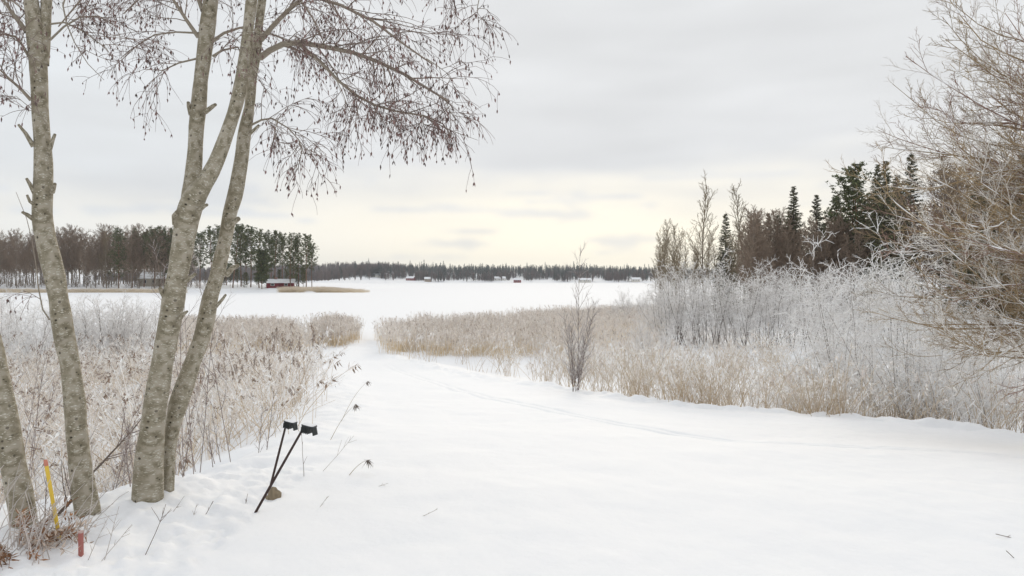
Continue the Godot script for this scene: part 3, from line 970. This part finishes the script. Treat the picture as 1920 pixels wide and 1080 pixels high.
func low_tree(kind: int, sd: int) -> ArrayMesh:
	rng.seed = sd
	var b := MB.new()
	if kind == 0:     # conifer
		b.tube(PackedVector3Array([Vector3(0, -1, 0), Vector3(0, 9, 0), Vector3(0, 18, 0)]), PackedFloat32Array([0.25, 0.18, 0.05]), 4, lin(0.1, 0.08, 0.07), lin(0.1, 0.08, 0.07))
		for k in 150:
			var f := pow(rf(0, 1), 0.85)
			var a := rf(0, TAU)
			var r := 3.0 * (1.0 - f) + 0.35
			var p := Vector3(cos(a) * r * 0.25, 2.5 + f * 15.5, sin(a) * r * 0.25)
			var e := p + Vector3(cos(a) * r, rf(-1.1, 0.1), sin(a) * r)
			b.blade(p, e, Vector3(-sin(a), rf(-0.3, 0.3), cos(a)) * rf(0.3, 0.6), vary(lin(0.04, 0.052, 0.032), 0.3))
	else:
		for k in 60:
			var a := rf(0, TAU)
			var p := Vector3(rf(-0.3, 0.3), rf(-0.5, 9), rf(-0.3, 0.3))
			var e := p + Vector3(cos(a) * rf(0.5, 3.2), rf(4, 8), sin(a) * rf(0.5, 3.2))
			var cc := vary(lin(0.15, 0.105, 0.088), 0.3)
			b.tube(PackedVector3Array([p, e]), PackedFloat32Array([0.13, 0.04]), 3, cc, cc)
			for j in 3:
				var m := p.lerp(e, rf(0.3, 1))
				b.tube(PackedVector3Array([m, m + Vector3(rf(-1.2, 1.2), rf(0.3, 2.2), rf(-1.2, 1.2))]), PackedFloat32Array([0.06, 0.03]), 3, cc, cc)
	return b.done(M.plant)

# ---------------------------------------------------------------- the sky
func make_sky() -> Sky:
	var w := 1024
	var h := 512
	var im := Image.create(w, h, false, Image.FORMAT_RGBF)
	var f := FastNoiseLite.new()
	f.seed = 12
	f.frequency = 1.0
	f.fractal_octaves = 4
	for y in h:
		var el := 90.0 - (y + 0.5) / h * 180.0
		for x in w:
			var az := wrapf((x + 0.5) / w * 360.0, -180.0, 180.0)     # the picture's middle is where the panorama wraps
			var e := maxf(el, 0.0)
			var a := deg_to_rad(az)
			# streaks lie flat: the noise is stretched along the horizon
			var n := f.get_noise_3d(cos(a) * 2.2, sin(a) * 2.2, e * 0.21)
			var n2 := f.get_noise_3d(cos(a) * 4.0 + 9.0, sin(a) * 4.0, e * 0.75)
			var near := exp(-pow((az - 9.0) / 30.0, 2.0))     # the sun stands low behind the cloud here
			var cloud := Color(0.685, 0.695, 0.705).lerp(Color(0.68, 0.72, 0.75), clampf((-az - 5.0) / 35.0, 0.0, 1.0) * (0.6 + 0.4 * n))
			cloud = cloud.lerp(Color(0.84, 0.865, 0.895), smoothstep(20.0, 80.0, e))
			var v := 1.0 + 0.10 * n + 0.03 * n2
			cloud = Color(cloud.r * v, cloud.g * v, cloud.b * v)
			var glow := Color(1.03, 0.96, 0.80)
			var lowk := (1.0 - smoothstep(3.5, 10.0 + 5.0 * n, e)) * (0.2 + 0.8 * near)
			var streak := smoothstep(0.10, 0.42, n2) * (1.0 - smoothstep(6.0, 10.0, e)) * smoothstep(1.0, 2.6, e)
			var col := cloud.lerp(glow, clampf(lowk - 0.6 * streak, 0.0, 1.0))
			im.set_pixel(x, y, col)
	var m := PanoramaSkyMaterial.new()
	m.panorama = ImageTexture.create_from_image(im)
	var s := Sky.new()
	s.sky_material = m
	return s

# ================================================================ the scene
func _ready() -> void:
	nz.seed = 4
	nz.frequency = 0.01
	nz.fractal_octaves = 3
	var cam := Camera3D.new()
	cam.name = "camera"
	add_child(cam)
	cam.position = EYE
	cam.rotation.x = PITCH
	cam.fov = rad_to_deg(2.0 * atan(540.0 / F))
	cam.near = 0.1
	cam.far = 9000.0
	cam.current = true
	var env := Environment.new()
	env.background_mode = Environment.BG_SKY
	env.sky = make_sky()
	env.tonemap_mode = Environment.TONE_MAPPER_LINEAR
	env.tonemap_exposure = 1.17
	env.fog_enabled = true
	env.fog_density = 0.0002
	env.fog_light_color = Color(0.86, 0.89, 0.93)
	env.sdfgi_enabled = true
	env.ssao_enabled = true
	env.ssil_enabled = true
	var we := WorldEnvironment.new()
	we.name = "world_environment"
	we.environment = env
	add_child(we)
	var sun := DirectionalLight3D.new()
	sun.name = "sun"
	sun.light_energy = 0.4
	sun.light_color = Color(1.0, 0.94, 0.84)
	sun.light_angular_distance = 25.0
	sun.shadow_enabled = true
	add_child(sun)
	sun.rotation = Vector3(deg_to_rad(-16), deg_to_rad(172), 0)
	make_materials()

	# ---- ground, lake, far land
	var xs := PackedFloat32Array()
	var tail := PackedFloat32Array()
	var g := 11.0
	var st := 0.06
	while g < 260.0:
		st *= 1.07
		g += st
		tail.append(g)
	for i in range(tail.size() - 1, -1, -1):
		if -tail[i] + 6.0 > -120.0:
			xs.append(-tail[i] + 6.0)
	xs.append_array(steps([[-5.0, 11.0, 0.055]]))
	xs.append_array(tail)
	var ds := steps([[-12.0, 3.0, 1.0], [3.0, 16.0, 0.055]])
	g = 16.0
	st = 0.06
	while g < 260.0:
		st = minf(st * 1.03, 3.0)
		g += st
		ds.append(g)
	structure(put("ground", sheet(xs, ds, height, M.snow)))
	var lk := MB.new()
	lk.box(Vector3(-1500, -0.6, -1080), Vector3(1500, 0.0, -20), Color.WHITE)
	structure(put("frozen_lake", lk.done(M.far_snow)))
	structure(put("far_shore", sheet(steps([[-1500.0, 1501.0, 12.0]]), steps([[740.0, 1100.0, 8.0], [1100.0, 1560.0, 40.0]]), far_height, M.far_snow)))
	structure(put("wooded_point", sheet(steps([[-420.0, -57.0, 2.0]]), steps([[205.0, 330.0, 1.5], [330.0, 420.0, 10.0]]), isle_height, M.far_snow)))
	print("ground")

	near_trees()
	print("near trees")
	willow()
	print("willow")
	woods()
	print("woods")
	bushes()
	print("bushes")
	reeds()
	print("reeds")
	far_away()
	small_things()

func zone(px: float) -> String:
	return "left of the single alder's stem" if px < 80.0 else ("between the single alder and the three-stemmed one" if px < 330.0 else "seen between the three alder stems")
func rank(list: Array, i: int) -> int:   # how many stand further left
	var k := 0
	for a in list:
		if a[0] < list[i][0]:
			k += 1
	return k
func nth(k: int) -> String:
	return ["first", "second", "third", "fourth", "fifth", "sixth", "seventh", "eighth", "ninth", "tenth", "eleventh", "twelfth", "thirteenth", "fourteenth", "fifteenth", "sixteenth", "seventeenth", "eighteenth", "nineteenth", "twentieth", "twenty-first", "twenty-second", "twenty-third", "twenty-fourth", "twenty-fifth", "twenty-sixth"][k]
func woods() -> void:
	var red := lin(0.255, 0.19, 0.14)
	var grey := lin(0.27, 0.215, 0.14)
	var bark := lin(0.25, 0.215, 0.18)
	var bares := []
	for k in 4:
		bares.append(bare_tree(18.0, red, bark, 0.34, 300 + k))
	var birches := []
	for k in 3:
		birches.append(bare_tree(18.0, grey, lin(0.27, 0.23, 0.185), 0.34, 320 + k, true))
	var spruces := []
	for k in 3:
		spruces.append(spruce(18.0, 340 + k, lin(0.108, 0.108, 0.052)))
	var pines := []
	for k in 4:
		pines.append(pine(19.0, 0.20 + 0.08 * k, 360 + k, lin(0.115, 0.13, 0.058)))
	# right-hand wood: [pixel of the top, y of the top, depth, kind]
	var right := [
		[1233, 412, 95, "birch", "slender bare birch at the lake end of the right wood"], [1266, 418, 100, "birch", "low bare birch second from the lake end of the right wood"], [1322, 344, 92, "birch", "tall wide bare aspen rising over the left part of the right wood"], [1360, 402, 88, "spruce", "small dark spruce standing alone between two bare trees"],
		[1396, 350, 96, "birch", "tall narrow bare birch right of the small lone spruce"], [1487, 353, 92, "spruce", "tall pointed spruce standing over the right wood"], [1592, 321, 86, "pine", "pine with blue-green crown, highest in the right wood"], [1420, 412, 94, "spruce", "thin brownish spruce left of the tall pointed one"],
		[1440, 402, 98, "spruce", "middle one of three narrow spruces left of the tall pointed one"], [1458, 405, 96, "spruce", "narrow spruce just left of the tall pointed one"], [1530, 368, 94, "spruce", "bushy spruce between the tall pointed one and the pine"], [1552, 375, 98, "pine", "short pine left of the highest pine"],
		[1624, 350, 84, "pine", "pine half hidden behind the willow's left tips"]]
	for a in right:
		var d: float = a[2]
		var x: float = (a[0] - 960.0) / F * d
		var gy := maxf(height(x, d), 0.0)
		var top := at(a[0], a[1], d).y
		var src: Node3D = {"birch": birches, "spruce": spruces, "pine": pines}[a[3]][int(a[0]) % 3]
		var base_h := 19.0 if a[3] == "pine" else 18.0
		copy(src, {"birch": "bare_birch", "spruce": "spruce_tree", "pine": "pine_tree"}[a[3]], a[4], "tree", Vector3(x, gy - 0.2, -d), a[0], (top - gy) / (base_h - 0.5), "trees of the right wood")
	rng.seed = 500
	for k in 110:   # the thicket of alders and spruces they stand in
		var px := rf(1395, 2150)
		var d := rf(70, 108)
		if px < 1560:
			d = rf(88, 112)
		if k >= 84:
			px = rf(1395, 1660)
			d = rf(76, 87)
		var x := (px - 960.0) / F * d
		var gy := maxf(height(x, d), 0.0)
		var topy := rf(395, 450) if px < 1620 else rf(290, 400)
		var s := (at(px, topy, d).y - gy) / 17.6
		if (px > 1600 and k % 5 < 3 and k < 84) or (px > 1490 and px <= 1600 and k % 3 == 0 and k < 84):
			copy(spruces[k % 3], "spruce_tree", "dark spruce in the thick of the right wood behind the willow" if px > 1600.0 else "spruce in the right wood between the tall pointed one and the highest pine", "tree", Vector3(x, gy - 0.2, -d), rf(0, TAU), s, "dark spruces of the right wood")
		else:
			copy(bares[k % 4], "bare_alder", "reddish bare alder of the right wood " + ("left of the tall pointed spruce" if px < 1487.0 else ("between the tall pointed spruce and the highest pine" if px < 1592.0 else "behind the willow")), "tree", Vector3(x, gy - 0.2, -d), rf(0, TAU), s, "bare alders of the right wood")
	for k in 26:
		var px := rf(1222, 1480)
		var d := rf(84, 110)
		var x := (px - 960.0) / F * d
		var gy := maxf(height(x, d), 0.0)
		copy(birches[k % 3], "bare_birch", "low greyish birch among the trees at the lake end of the right wood", "tree", Vector3(x, gy - 0.2, -d), rf(0, TAU), (at(px, rf(425, 475), d).y - gy) / 17.6, "low birches of the right wood")
	# left-hand point
	for k in 130:
		var px := -60.0 + 420.0 * (k + rf(0, 1)) / 130.0
		var d := rf(234, 310)
		var x := (px - 960.0) / F * d
		var gy := isle_height(x, d)
		var top := at(px, rf(424, 452) + (0.0 if px > 60 else 8.0), d).y
		var birch := k % 5 == 0
		copy(birches[k % 3] if birch else bares[k % 4], "bare_birch" if birch else "bare_alder", "pale bare birch across the ice, " + zone(px) if birch else "reddish-brown bare alder across the ice, " + zone(px), "tree", Vector3(x, gy - 0.3, -d), rf(0, TAU), (top - gy) / 17.5, "bare birches of the left wood" if birch else "bare alders of the left wood")
	for k in 60:   # undergrowth
		var px := -60.0 + 640.0 * (k + rf(0, 1)) / 60.0
		var d := rf(238, 262)
		var x := (px - 960.0) / F * d
		copy(bares[k % 4] if px < 400.0 else pines[k % 4], "bare_shrub" if px < 400.0 else "young_pine", "low brown shrub under the far trees, " + zone(px) if px < 400.0 else "young pine below the tall pines of the green stand", "shrub" if px < 400.0 else "tree", Vector3(x, isle_height(x, d) - 1.6, -d), rf(0, TAU), rf(0.28, 0.46), "undergrowth of the left wood" if px < 400.0 else "young pines of the green stand")
	var lp := [[222, 434, 240], [248, 436, 246], [270, 440, 250], [290, 434, 238], [308, 433, 243], [326, 436, 240], [375, 440, 240], [395, 434, 236], [412, 430, 244], [436, 429, 238], [452, 427, 250], [470, 432, 244], [486, 437, 236], [500, 441, 248], [515, 438, 238], [530, 445, 246], [545, 443, 238], [560, 446, 242], [574, 444, 236], [585, 462, 240], [350, 442, 256], [425, 440, 260], [462, 445, 262], [508, 450, 262], [552, 455, 258]]
	for i in lp.size():
		var a: Array = lp[i]
		var d: float = a[2]
		var x: float = (a[0] - 960.0) / F * d
		var gy := isle_height(x, d)
		var low := i == 18 or i == 17 or i == 19
		copy(pines[i % 4], "pine_tree", "pine on the wooded point, %s from its tip" % nth(lp.size() - 1 - rank(lp, i)), "tree", Vector3(x, gy - 0.3, -d), rf(0, TAU), (at(a[0], a[1], d).y - gy) / 18.3, "pines of the green stand" if a[0] > 345 else "pines among the alders")
	var lone := pine(8.5, 0.22, 399, lin(0.085, 0.095, 0.04))
	copy(lone, "pine_tree", "low broad olive pine on the shore in front of the green stand", "tree", Vector3(at(491, 540, 226).x, 0.5, -226), 0, 1.55)
	for q in bares + birches + spruces + pines + [lone]:
		q.free()
	rng.seed = 520

func bushes() -> void:
	var fr := lin(0.82, 0.80, 0.785)
	var fr2 := lin(0.90, 0.885, 0.875)
	var stem := lin(0.13, 0.10, 0.085)
	var lv := [
		[1.0, 0.020, 6, 0.12, Vector3(0, 0.04, 0), 11, 0.2, 0.65, stem, 4],
		[0.36, 0.012, 4, 0.2, Vector3(0, 0.08, 0), 5, 0.12, 0.7, lin(0.60, 0.565, 0.54), 3],
		[0.5, 0.014, 3, 0.28, Vector3(0, 0.0, 0), 3, 0.2, 0.8, fr, 3],
		[0.6, 0.012, 2, 0.28, Vector3(0, -0.1, 0), 0, 0.0, 0.0, fr2, 3]]
	var protos := []
	for k in 3:
		protos.append(bush("", "", "", 5.0, 4.4, 20, lv, 600 + k))
	var white := lv.duplicate(true)
	white[1][8] = fr
	white[2][8] = fr2
	white[3][8] = lin(0.92, 0.92, 0.925)
	white[0][8] = lin(0.3, 0.27, 0.25)
	white[0][1] = 0.014
	white[1][1] = 0.010
	white[2][1] = 0.0095
	white[3][1] = 0.0085
	white[0][6] = 0.2
	white[0][7] = 0.85
	white[1][7] = 0.9
	var near := []
	for k in 2:
		near.append(bush("", "", "", 4.6, 3.2, 14, white, 620 + k))
	rng.seed = 640
	# [px, y of top, depth]
	var mid := [[1262, 508, 43], [1318, 490, 41], [1372, 494, 40], [1415, 515, 38], [1452, 500, 47], [1488, 512, 40], [1535, 498, 45], [1590, 505, 40], [1660, 500, 42], [1720, 500, 36], [1240, 535, 52]]
	for i in mid.size():
		var a: Array = mid[i]
		var d: float = a[2]
		var x: float = (a[0] - 960.0) / F * d
		var gy := maxf(height(x, d), 0.0)
		copy(protos[i % 3], "frosted_bush", "grey frosted bush of the thicket below the right wood, %s from its lake end" % nth(rank(mid, i)), "bush", Vector3(x, gy - 0.1, -d), rf(0, TAU), (at(a[0], a[1], d).y - gy) / 5.0, "frosted bushes of the thicket")
	var fore := [[1640, 432, 19.0, "tallest white-frosted bush, its tip standing against the dark wood"], [1555, 545, 20.0, "white-frosted bush left of the tallest white one"], [1710, 520, 17.0, "white-frosted bush right of the tallest white one, before the willow"], [1790, 560, 15.5, "white-frosted bush under the willow's hanging branches"], [1890, 600, 14.0, "white-frosted bush at the right edge under the willow"]]
	for i in fore.size():
		var a: Array = fore[i]
		var d: float = a[2]
		var x: float = (a[0] - 960.0) / F * d
		var gy := height(x, d)
		copy(near[i % 2], "frosted_bush", a[3], "bush", Vector3(x, gy - 0.1, -d), 1.3 * i, (at(a[0], a[1], d).y - gy) / 4.6, "white-frosted bushes at the right")
	var lf := [[10, 548, 29], [50, 560, 27], [90, 575, 28], [165, 562, 32], [195, 556, 31], [225, 560, 33], [250, 572, 31], [-30, 552, 31], [130, 580, 33]]
	for i in lf.size():
		var a: Array = lf[i]
		var d: float = a[2]
		var x: float = (a[0] - 960.0) / F * d
		copy(protos[i % 3] if i > 2 else near[i % 2], "frosted_bush", "frosted bush in the left reeds behind the alders, %s from the left" % nth(rank(lf, i)), "bush", Vector3(x, 0.0, -d), rf(0, TAU), (at(a[0], a[1], d).y) / 5.0, "frosted bushes in the left reeds")
	var smallb := [[1190, 545, 62, "small bare bush at the lake end of the reeds"], [1165, 570, 58, "small frosted bush left of the thicket"], [1230, 600, 33, "low frosted bush before the thicket's lake end"]]
	for a in smallb:
		var d: float = a[2]
		var x: float = (a[0] - 960.0) / F * d
		copy(protos[1], "frosted_bush", a[3], "bush", Vector3(x, maxf(height(x, d), 0.0), -d), 2.0, at(a[0], a[1], d).y / 5.0)
	# the slender sapling by the track
	rng.seed = 660
	var sx := (1080.0 - 960.0) / F * 18.0
	var sb := thing("sapling", "slender dark-stemmed sapling clump at the edge of the track", "sapling", Vector3(sx, height(sx, 18.0), -18.0))
	var dark := lin(0.16, 0.12, 0.105)
	var slv := [
		[1.0, 0.010, 8, 0.035, Vector3(0, 0.03, 0), 26, 0.1, 0.55, dark, 6],
		[0.2, 0.0062, 4, 0.13, Vector3(0, 0.5, 0), 7, 0.2, 0.55, lin(0.2, 0.16, 0.145), 4],
		[0.45, 0.005, 2, 0.18, Vector3(0, 0.3, 0), 0, 0.0, 0.0, lin(0.55, 0.51, 0.5), 3]]
	for k in 9:
		var a := MB.new()
		var b := MB.new()
		var tall := 3.7 if k == 0 else rf(1.3, 2.7)
		grow([a, b], Vector3(rf(-0.1, 0.1), -0.1, rf(-0.1, 0.1)), Vector3(-0.03 if k == 0 else rf(-0.16, 0.2), 1, rf(-0.15, 0.15)), tall, slv, 0, 1.0 if k == 0 else 0.75)
		var o := put("stem", a.done(M.plant), sb)
		put("twigs", b.done(M.plant), o)
	# shoots round the alders' feet
	var shoots := [[395, 560, 395, 7.5, "thin leafless shoots rising behind the back stem of the three-stemmed alder"], [300, 930, 790, 6.0, "brown sapling twigs at the foot of the three-stemmed alder"], [215, 930, 770, 6.3, "bare shoots standing between the single alder and the three-stemmed one"], [335, 880, 740, 8.0, "frosted shoots right behind the three-stemmed alder"], [445, 890, 720, 8.0, "thin brown shoots on the bank left of the rods"], [20, 900, 560, 8.0, "frosted saplings at the left edge behind the leaning alder"], [150, 880, 640, 9.0, "frosted sapling behind the single alder"]]
	var tl := slv.duplicate(true)
	tl[0][1] = 0.0045
	tl[0][5] = 10
	tl[0][8] = lin(0.24, 0.19, 0.17)
	tl[1][1] = 0.0026
	tl[2][1] = 0.0022
	for a in shoots:
		var d: float = a[3]
		var x: float = (a[0] - 960.0) / F * d
		var p := Vector3(x, height(x, d), -d)
		var t := thing("shoots", a[4], "shoots", p)
		var tall: float = at(a[0], a[2], d).y - p.y
		var s := MB.new()
		var b := MB.new()
		for k in 5:
			grow([s, b], Vector3(rf(-0.3, 0.3), -0.05, rf(-0.2, 0.2)), Vector3(rf(-0.25, 0.25), 1, rf(-0.25, 0.25)), tall * rf(0.55, 1.0), tl, 0)
		put("stems", s.done(M.plant), t)
		put("twigs", b.done(M.plant), t).set_meta("kind", "stuff")
	for q in protos + near:
		q.free()

func reeds() -> void:
	var straw := lin(0.74, 0.585, 0.37)
	var pale := lin(0.66, 0.55, 0.42)
	var frost := lin(0.86, 0.815, 0.775)
	var white := lin(0.90, 0.88, 0.86)
	var grey := lin(0.70, 0.64, 0.595)
	var brown := lin(0.27, 0.195, 0.145)
	# beds out on the ice: upright, dense, golden below
	var bed := []
	for k in 5:
		bed.append(reed_clump(18, 0.6, 1.5, straw, frost.lerp(straw, 0.15), [grey, frost, frost, grey, brown], 0.13, 700 + k, 0.0065))
	rng.seed = 710
	var spots := fill(700, 1240, 33.0, 74.0, 3.0, func(x, d):
		var px: float = 960.0 + x / d * F
		var front := 36.0 - 2.0 * clampf((px - 800.0) / 200.0, 0.0, 1.0) + 2.0 * nz.get_noise_2d(x * 30.0, 7.0)
		var back := table([[700.0, 46.0], [800.0, 52.0], [960.0, 58.0], [1060.0, 66.0], [1240.0, 74.0]], px)
		var thin := smoothstep(980.0, 1120.0, px) * (1.0 - smoothstep(50.0, 58.0, d))
		return d > front and d < back + 4.0 * nz.get_noise_2d(x * 20.0, 0) and x > table(t_right, d) + 0.3 + 0.8 * nz.get_noise_2d(x * 40.0, d * 40.0) and rng.randf() > thin * 0.8 and nz.get_noise_2d(x * 22.0, d * 22.0) > -0.3)
	scatter("reed_bed", bed, spots, "dense tawny frosted reed bed on the ice right of the track", "reeds")
	spots = fill(575, 665, 38.0, 54.0, 6.0, func(x, d):
		var cx := lerpf(-10.4, -13.6, (d - 40.0) / 12.0)
		return pow((x - cx) / 1.25, 2.0) + pow((d - 46.0) / 6.5, 2.0) < 1.0)
	scatter("reed_bed", bed, spots, "small rounded reed island left of the track", "reeds")
	spots = fill(330, 605, 36.0, 50.0, 3.2, func(x, d):
		var px: float = 960.0 + x / d * F
		return px < 575.0 - maxf(d - 42.0, 0.0) * 5.0 and d > 38.0 - clampf((530.0 - px) / 40.0, 0.0, 3.0) + nz.get_noise_2d(x * 50.0, 3.0))
	scatter("reed_bed", bed, spots, "frosted reed bed on the ice behind the three-stemmed alder", "reeds")
	# marsh reeds on the left: bent, whitish, dark plumes
	var marsh := []
	for k in 5:
		marsh.append(reed_clump(10, 0.5, 1.85, pale if k != 3 else lin(0.5, 0.385, 0.27), white if k < 2 else frost.lerp(pale, 0.35), [brown, frost, brown.lerp(grey, 0.4), white, grey, white], 0.42, 730 + k, 0.0062))
	rng.seed = 740
	spots = fill(-120, 640, 9.5, 30.0, 2.5, func(x, d):
		var dl: float = table(t_left, d) - x
		return dl > 0.7 and (dl > 2.2 or rng.randf() < 0.5) and nz.get_noise_2d(x * 55.0, d * 55.0) > -0.2)
	scatter("marsh_reeds", marsh, spots, "tangle of frosted bent reeds with dark plumes behind the alders", "reeds")
	rng.seed = 744
	# right marsh
	spots = fill(700, 2050, 12.0, 33.0, 1.5, func(x, d):
		var dr: float = x - table(t_right, d)
		var px: float = 960.0 + x / d * F
		var thick := 0.22 if px < 1050.0 else 0.6
		return dr > 0.25 and nz.get_noise_2d(x * 45.0 + 300.0, d * 45.0) > -0.02 - 0.2 * thick and rng.randf() < thick)
	var marsh2 := []
	for k in 5:
		marsh2.append(reed_clump(11, 0.42, 1.6, lin(0.50, 0.385, 0.26) if k % 2 == 0 else lin(0.62, 0.5, 0.36), white if k < 2 else lin(0.62, 0.53, 0.42), [frost, grey, white, white], 0.30, 750 + k, 0.0060))
	spots.append_array(fill(1180, 1900, 12.5, 19.5, 2.6, func(x, d):
		var dr: float = x - table(t_right, d)
		return dr > 0.2 and nz.get_noise_2d(x * 60.0 + 90.0, d * 60.0) > -0.16))
	scatter("marsh_reeds", marsh2, spots, "pale frosted reeds along the snow bank below the frosted bushes", "reeds")
	# low frosted grass in the white hollow before the thicket
	var low := []
	for k in 3:
		low.append(reed_clump(12, 0.6, 0.8, frost, white, [white, grey], 0.5, 770 + k, 0.005))
	rng.seed = 760
	spots = fill(1000, 1420, 26.0, 52.0, 0.9, func(x, d): return x > table(t_right, d) + 2.0)
	scatter("marsh_grass", low, spots, "low frosted grass in the snowy hollow left of the thicket", "grass")
	# reeds on the wooded point's shore
	var far := []
	for k in 3:
		far.append(reed_clump(40, 1.6, 1.9, lin(0.66, 0.53, 0.34), lin(0.76, 0.66, 0.52), [lin(0.7, 0.6, 0.46), lin(0.8, 0.75, 0.7)], 0.1, 780 + k, 0.012))
	rng.seed = 780
	spots = []
	for k in 900:
		var px := rf(525, 690)
		var d := rf(218, 236) - maxf(px - 600.0, 0.0) * 0.04
		if rng.randf() < 1.0 - smoothstep(600.0, 690.0, px) * 0.8:
			spots.append([Vector3((px - 960.0) / F * d, 0, -d), rf(0.6, 1.0) * (1.0 - 0.4 * smoothstep(600.0, 690.0, px))])
	scatter("shore_reeds", far, spots, "golden strip of reeds off the tip of the wooded point", "reeds")
	spots = []
	for k in 1500:
		var px := rf(-80, 345)
		var x := (px - 960.0) / F * 222.0
		var d := isle_shore(x) - rf(-1, 9)
		spots.append([Vector3((px - 960.0) / F * d, -0.2, -d), rf(0.4, 0.8)])
	scatter("shore_reeds", far, spots, "tan strip of reeds along the left wood's shore", "reeds")
	# single reeds that can be picked out on the left bank, nearest first
	rng.seed = 790
	var protos := []
	for k in 4:
		var t := Node3D.new()
		var b := MB.new()
		reed_stalk(b, Vector3(0, -0.1, 0), 1.6, pale, frost, brown, 0.1, 0.0, 0.0045)
		var o := put("stalk", b.done(M.plant), t)
		var pl := MB.new()
		var top := Vector3(0, 1.46, 0)
		var hi := -1.0
		for q in b.v:
			if q.y > hi:
				hi = q.y
				top = q
		for j in 30:
			var s := top - Vector3(0, rf(0, 0.14), 0)
			pl.blade(s, s + Vector3(rf(-0.2, 0.5), rf(-1.2, 0.3), rf(-0.3, 0.3)).normalized() * rf(0.05, 0.12), Vector3(rf(-1, 1), 0, rf(-1, 1)).normalized() * 0.007, vary(brown.lerp(grey, rf(0.0, 0.5)), 0.35))
		put("plume", pl.done(M.plant), t)
		protos.append(t)
	var cnt := 0
	for k in 400:
		var px := rf(380, 640)
		var d := rf(9.5, 17.0)
		var x := (px - 960.0) / F * d
		var dl: float = table(t_left, d) - x
		if dl < 0.1 or dl > 4.5:
			continue
		copy(protos[k % 4], "reed", "dark-plumed reed on the bank between the back alder stem and the track", "reed", Vector3(x, height(x, d), -d), rf(0, TAU), rf(0.75, 1.15), "dark-plumed reeds on the left bank")
		cnt += 1
		if cnt >= 72:
			break
	for q in protos:
		q.free()

func far_away() -> void:
	# the wood on the far shore reads as one mass
	var con := []
	var bro := []
	for k in 4:
		con.append(low_tree(0, 800 + k))
		bro.append(low_tree(1, 810 + k))
	rng.seed = 820
	var firs := []
	var bare := []
	for k in 10500:
		var x := rf(-620, 520)
		var d := 985.0 + 520.0 * pow(rf(0, 1), 1.5)
		if k % 12 == 0:
			d = rf(830, 990)
		var y := far_height(x, d)
		if y < 1.2 or (y < 7.5 and nz.get_noise_2d(x * 2.6, 40.0 + d * 0.4) > 0.02 and x > -190.0):
			continue
		var leafless := 0.85 if x < -205.0 else (0.6 if y < 8.0 else 0.15) + 0.5 * nz.get_noise_2d(x * 3.0, d)
		if rng.randf() < leafless:
			bare.append([Vector3(x, y - 0.3, -d), rf(0.5, 1.05)])
		else:
			firs.append([Vector3(x, y - 0.3, -d), rf(0.45, 1.0) + (0.35 if rng.randf() < 0.06 else 0.0)])
	scatter("far_wood", con, firs, "dark conifer wood along the whole far shore of the lake", "wood")
	scatter("far_wood", bro, bare, "brown leafless wood along the foot of the far shore", "wood")
	# houses under it
	var red := lin(0.22, 0.035, 0.03)
	var hl := [[712, 1000, 22.0, lin(0.7, 0.68, 0.62), "long low pale building at the left end of the far shore"], [770, 1004, 12.0, red, "larger red house with a white roof on the far shore"], [802, 1003, 9.0, lin(0.3, 0.22, 0.15), "brown cabin right of the larger red house"], [935, 1035, 20.0, lin(0.72, 0.7, 0.66), "large white house on the snowy slope of the far shore"], [970, 1004, 11.0, red, "red cabin by the ice below the far slope"], [1096, 1012, 18.0, lin(0.65, 0.62, 0.56), "pale house behind the sapling's tip on the far shore"], [1192, 1012, 12.0, lin(0.66, 0.62, 0.56), "pale house nearest the right wood on the far shore"]]
	for a in hl:
		var d: float = a[1]
		var x: float = (a[0] - 960.0) / F * d
		house("house", a[4], Vector3(x, maxf(far_height(x, d), 0.6), -d), rf(-0.3, 0.3), a[2], 8.0, 3.6, 2.4, a[3], "houses on the far shore")
	# cabins on the wooded point
	for a in [[512, 238, 4.0, "small red cabin left of the larger red one on the wooded point"], [537, 240, 5.0, "larger red cabin on the wooded point, close to its tip"]]:
		var d: float = a[1]
		var x: float = (a[0] - 960.0) / F * d
		house("cabin", a[3], Vector3(x, isle_height(x, d), -d), 0.25, a[2], 4.0, 1.9, 0.8, lin(0.17, 0.02, 0.024), "red cabins on the wooded point", 1)
	house("house", "white-roofed house among the alders of the left wood", Vector3(at(297, 520, 262).x, isle_height(at(297, 520, 262).x, 262.0), -262), 0.1, 11.0, 8.0, 3.0, 2.0, lin(0.5, 0.45, 0.38), "")
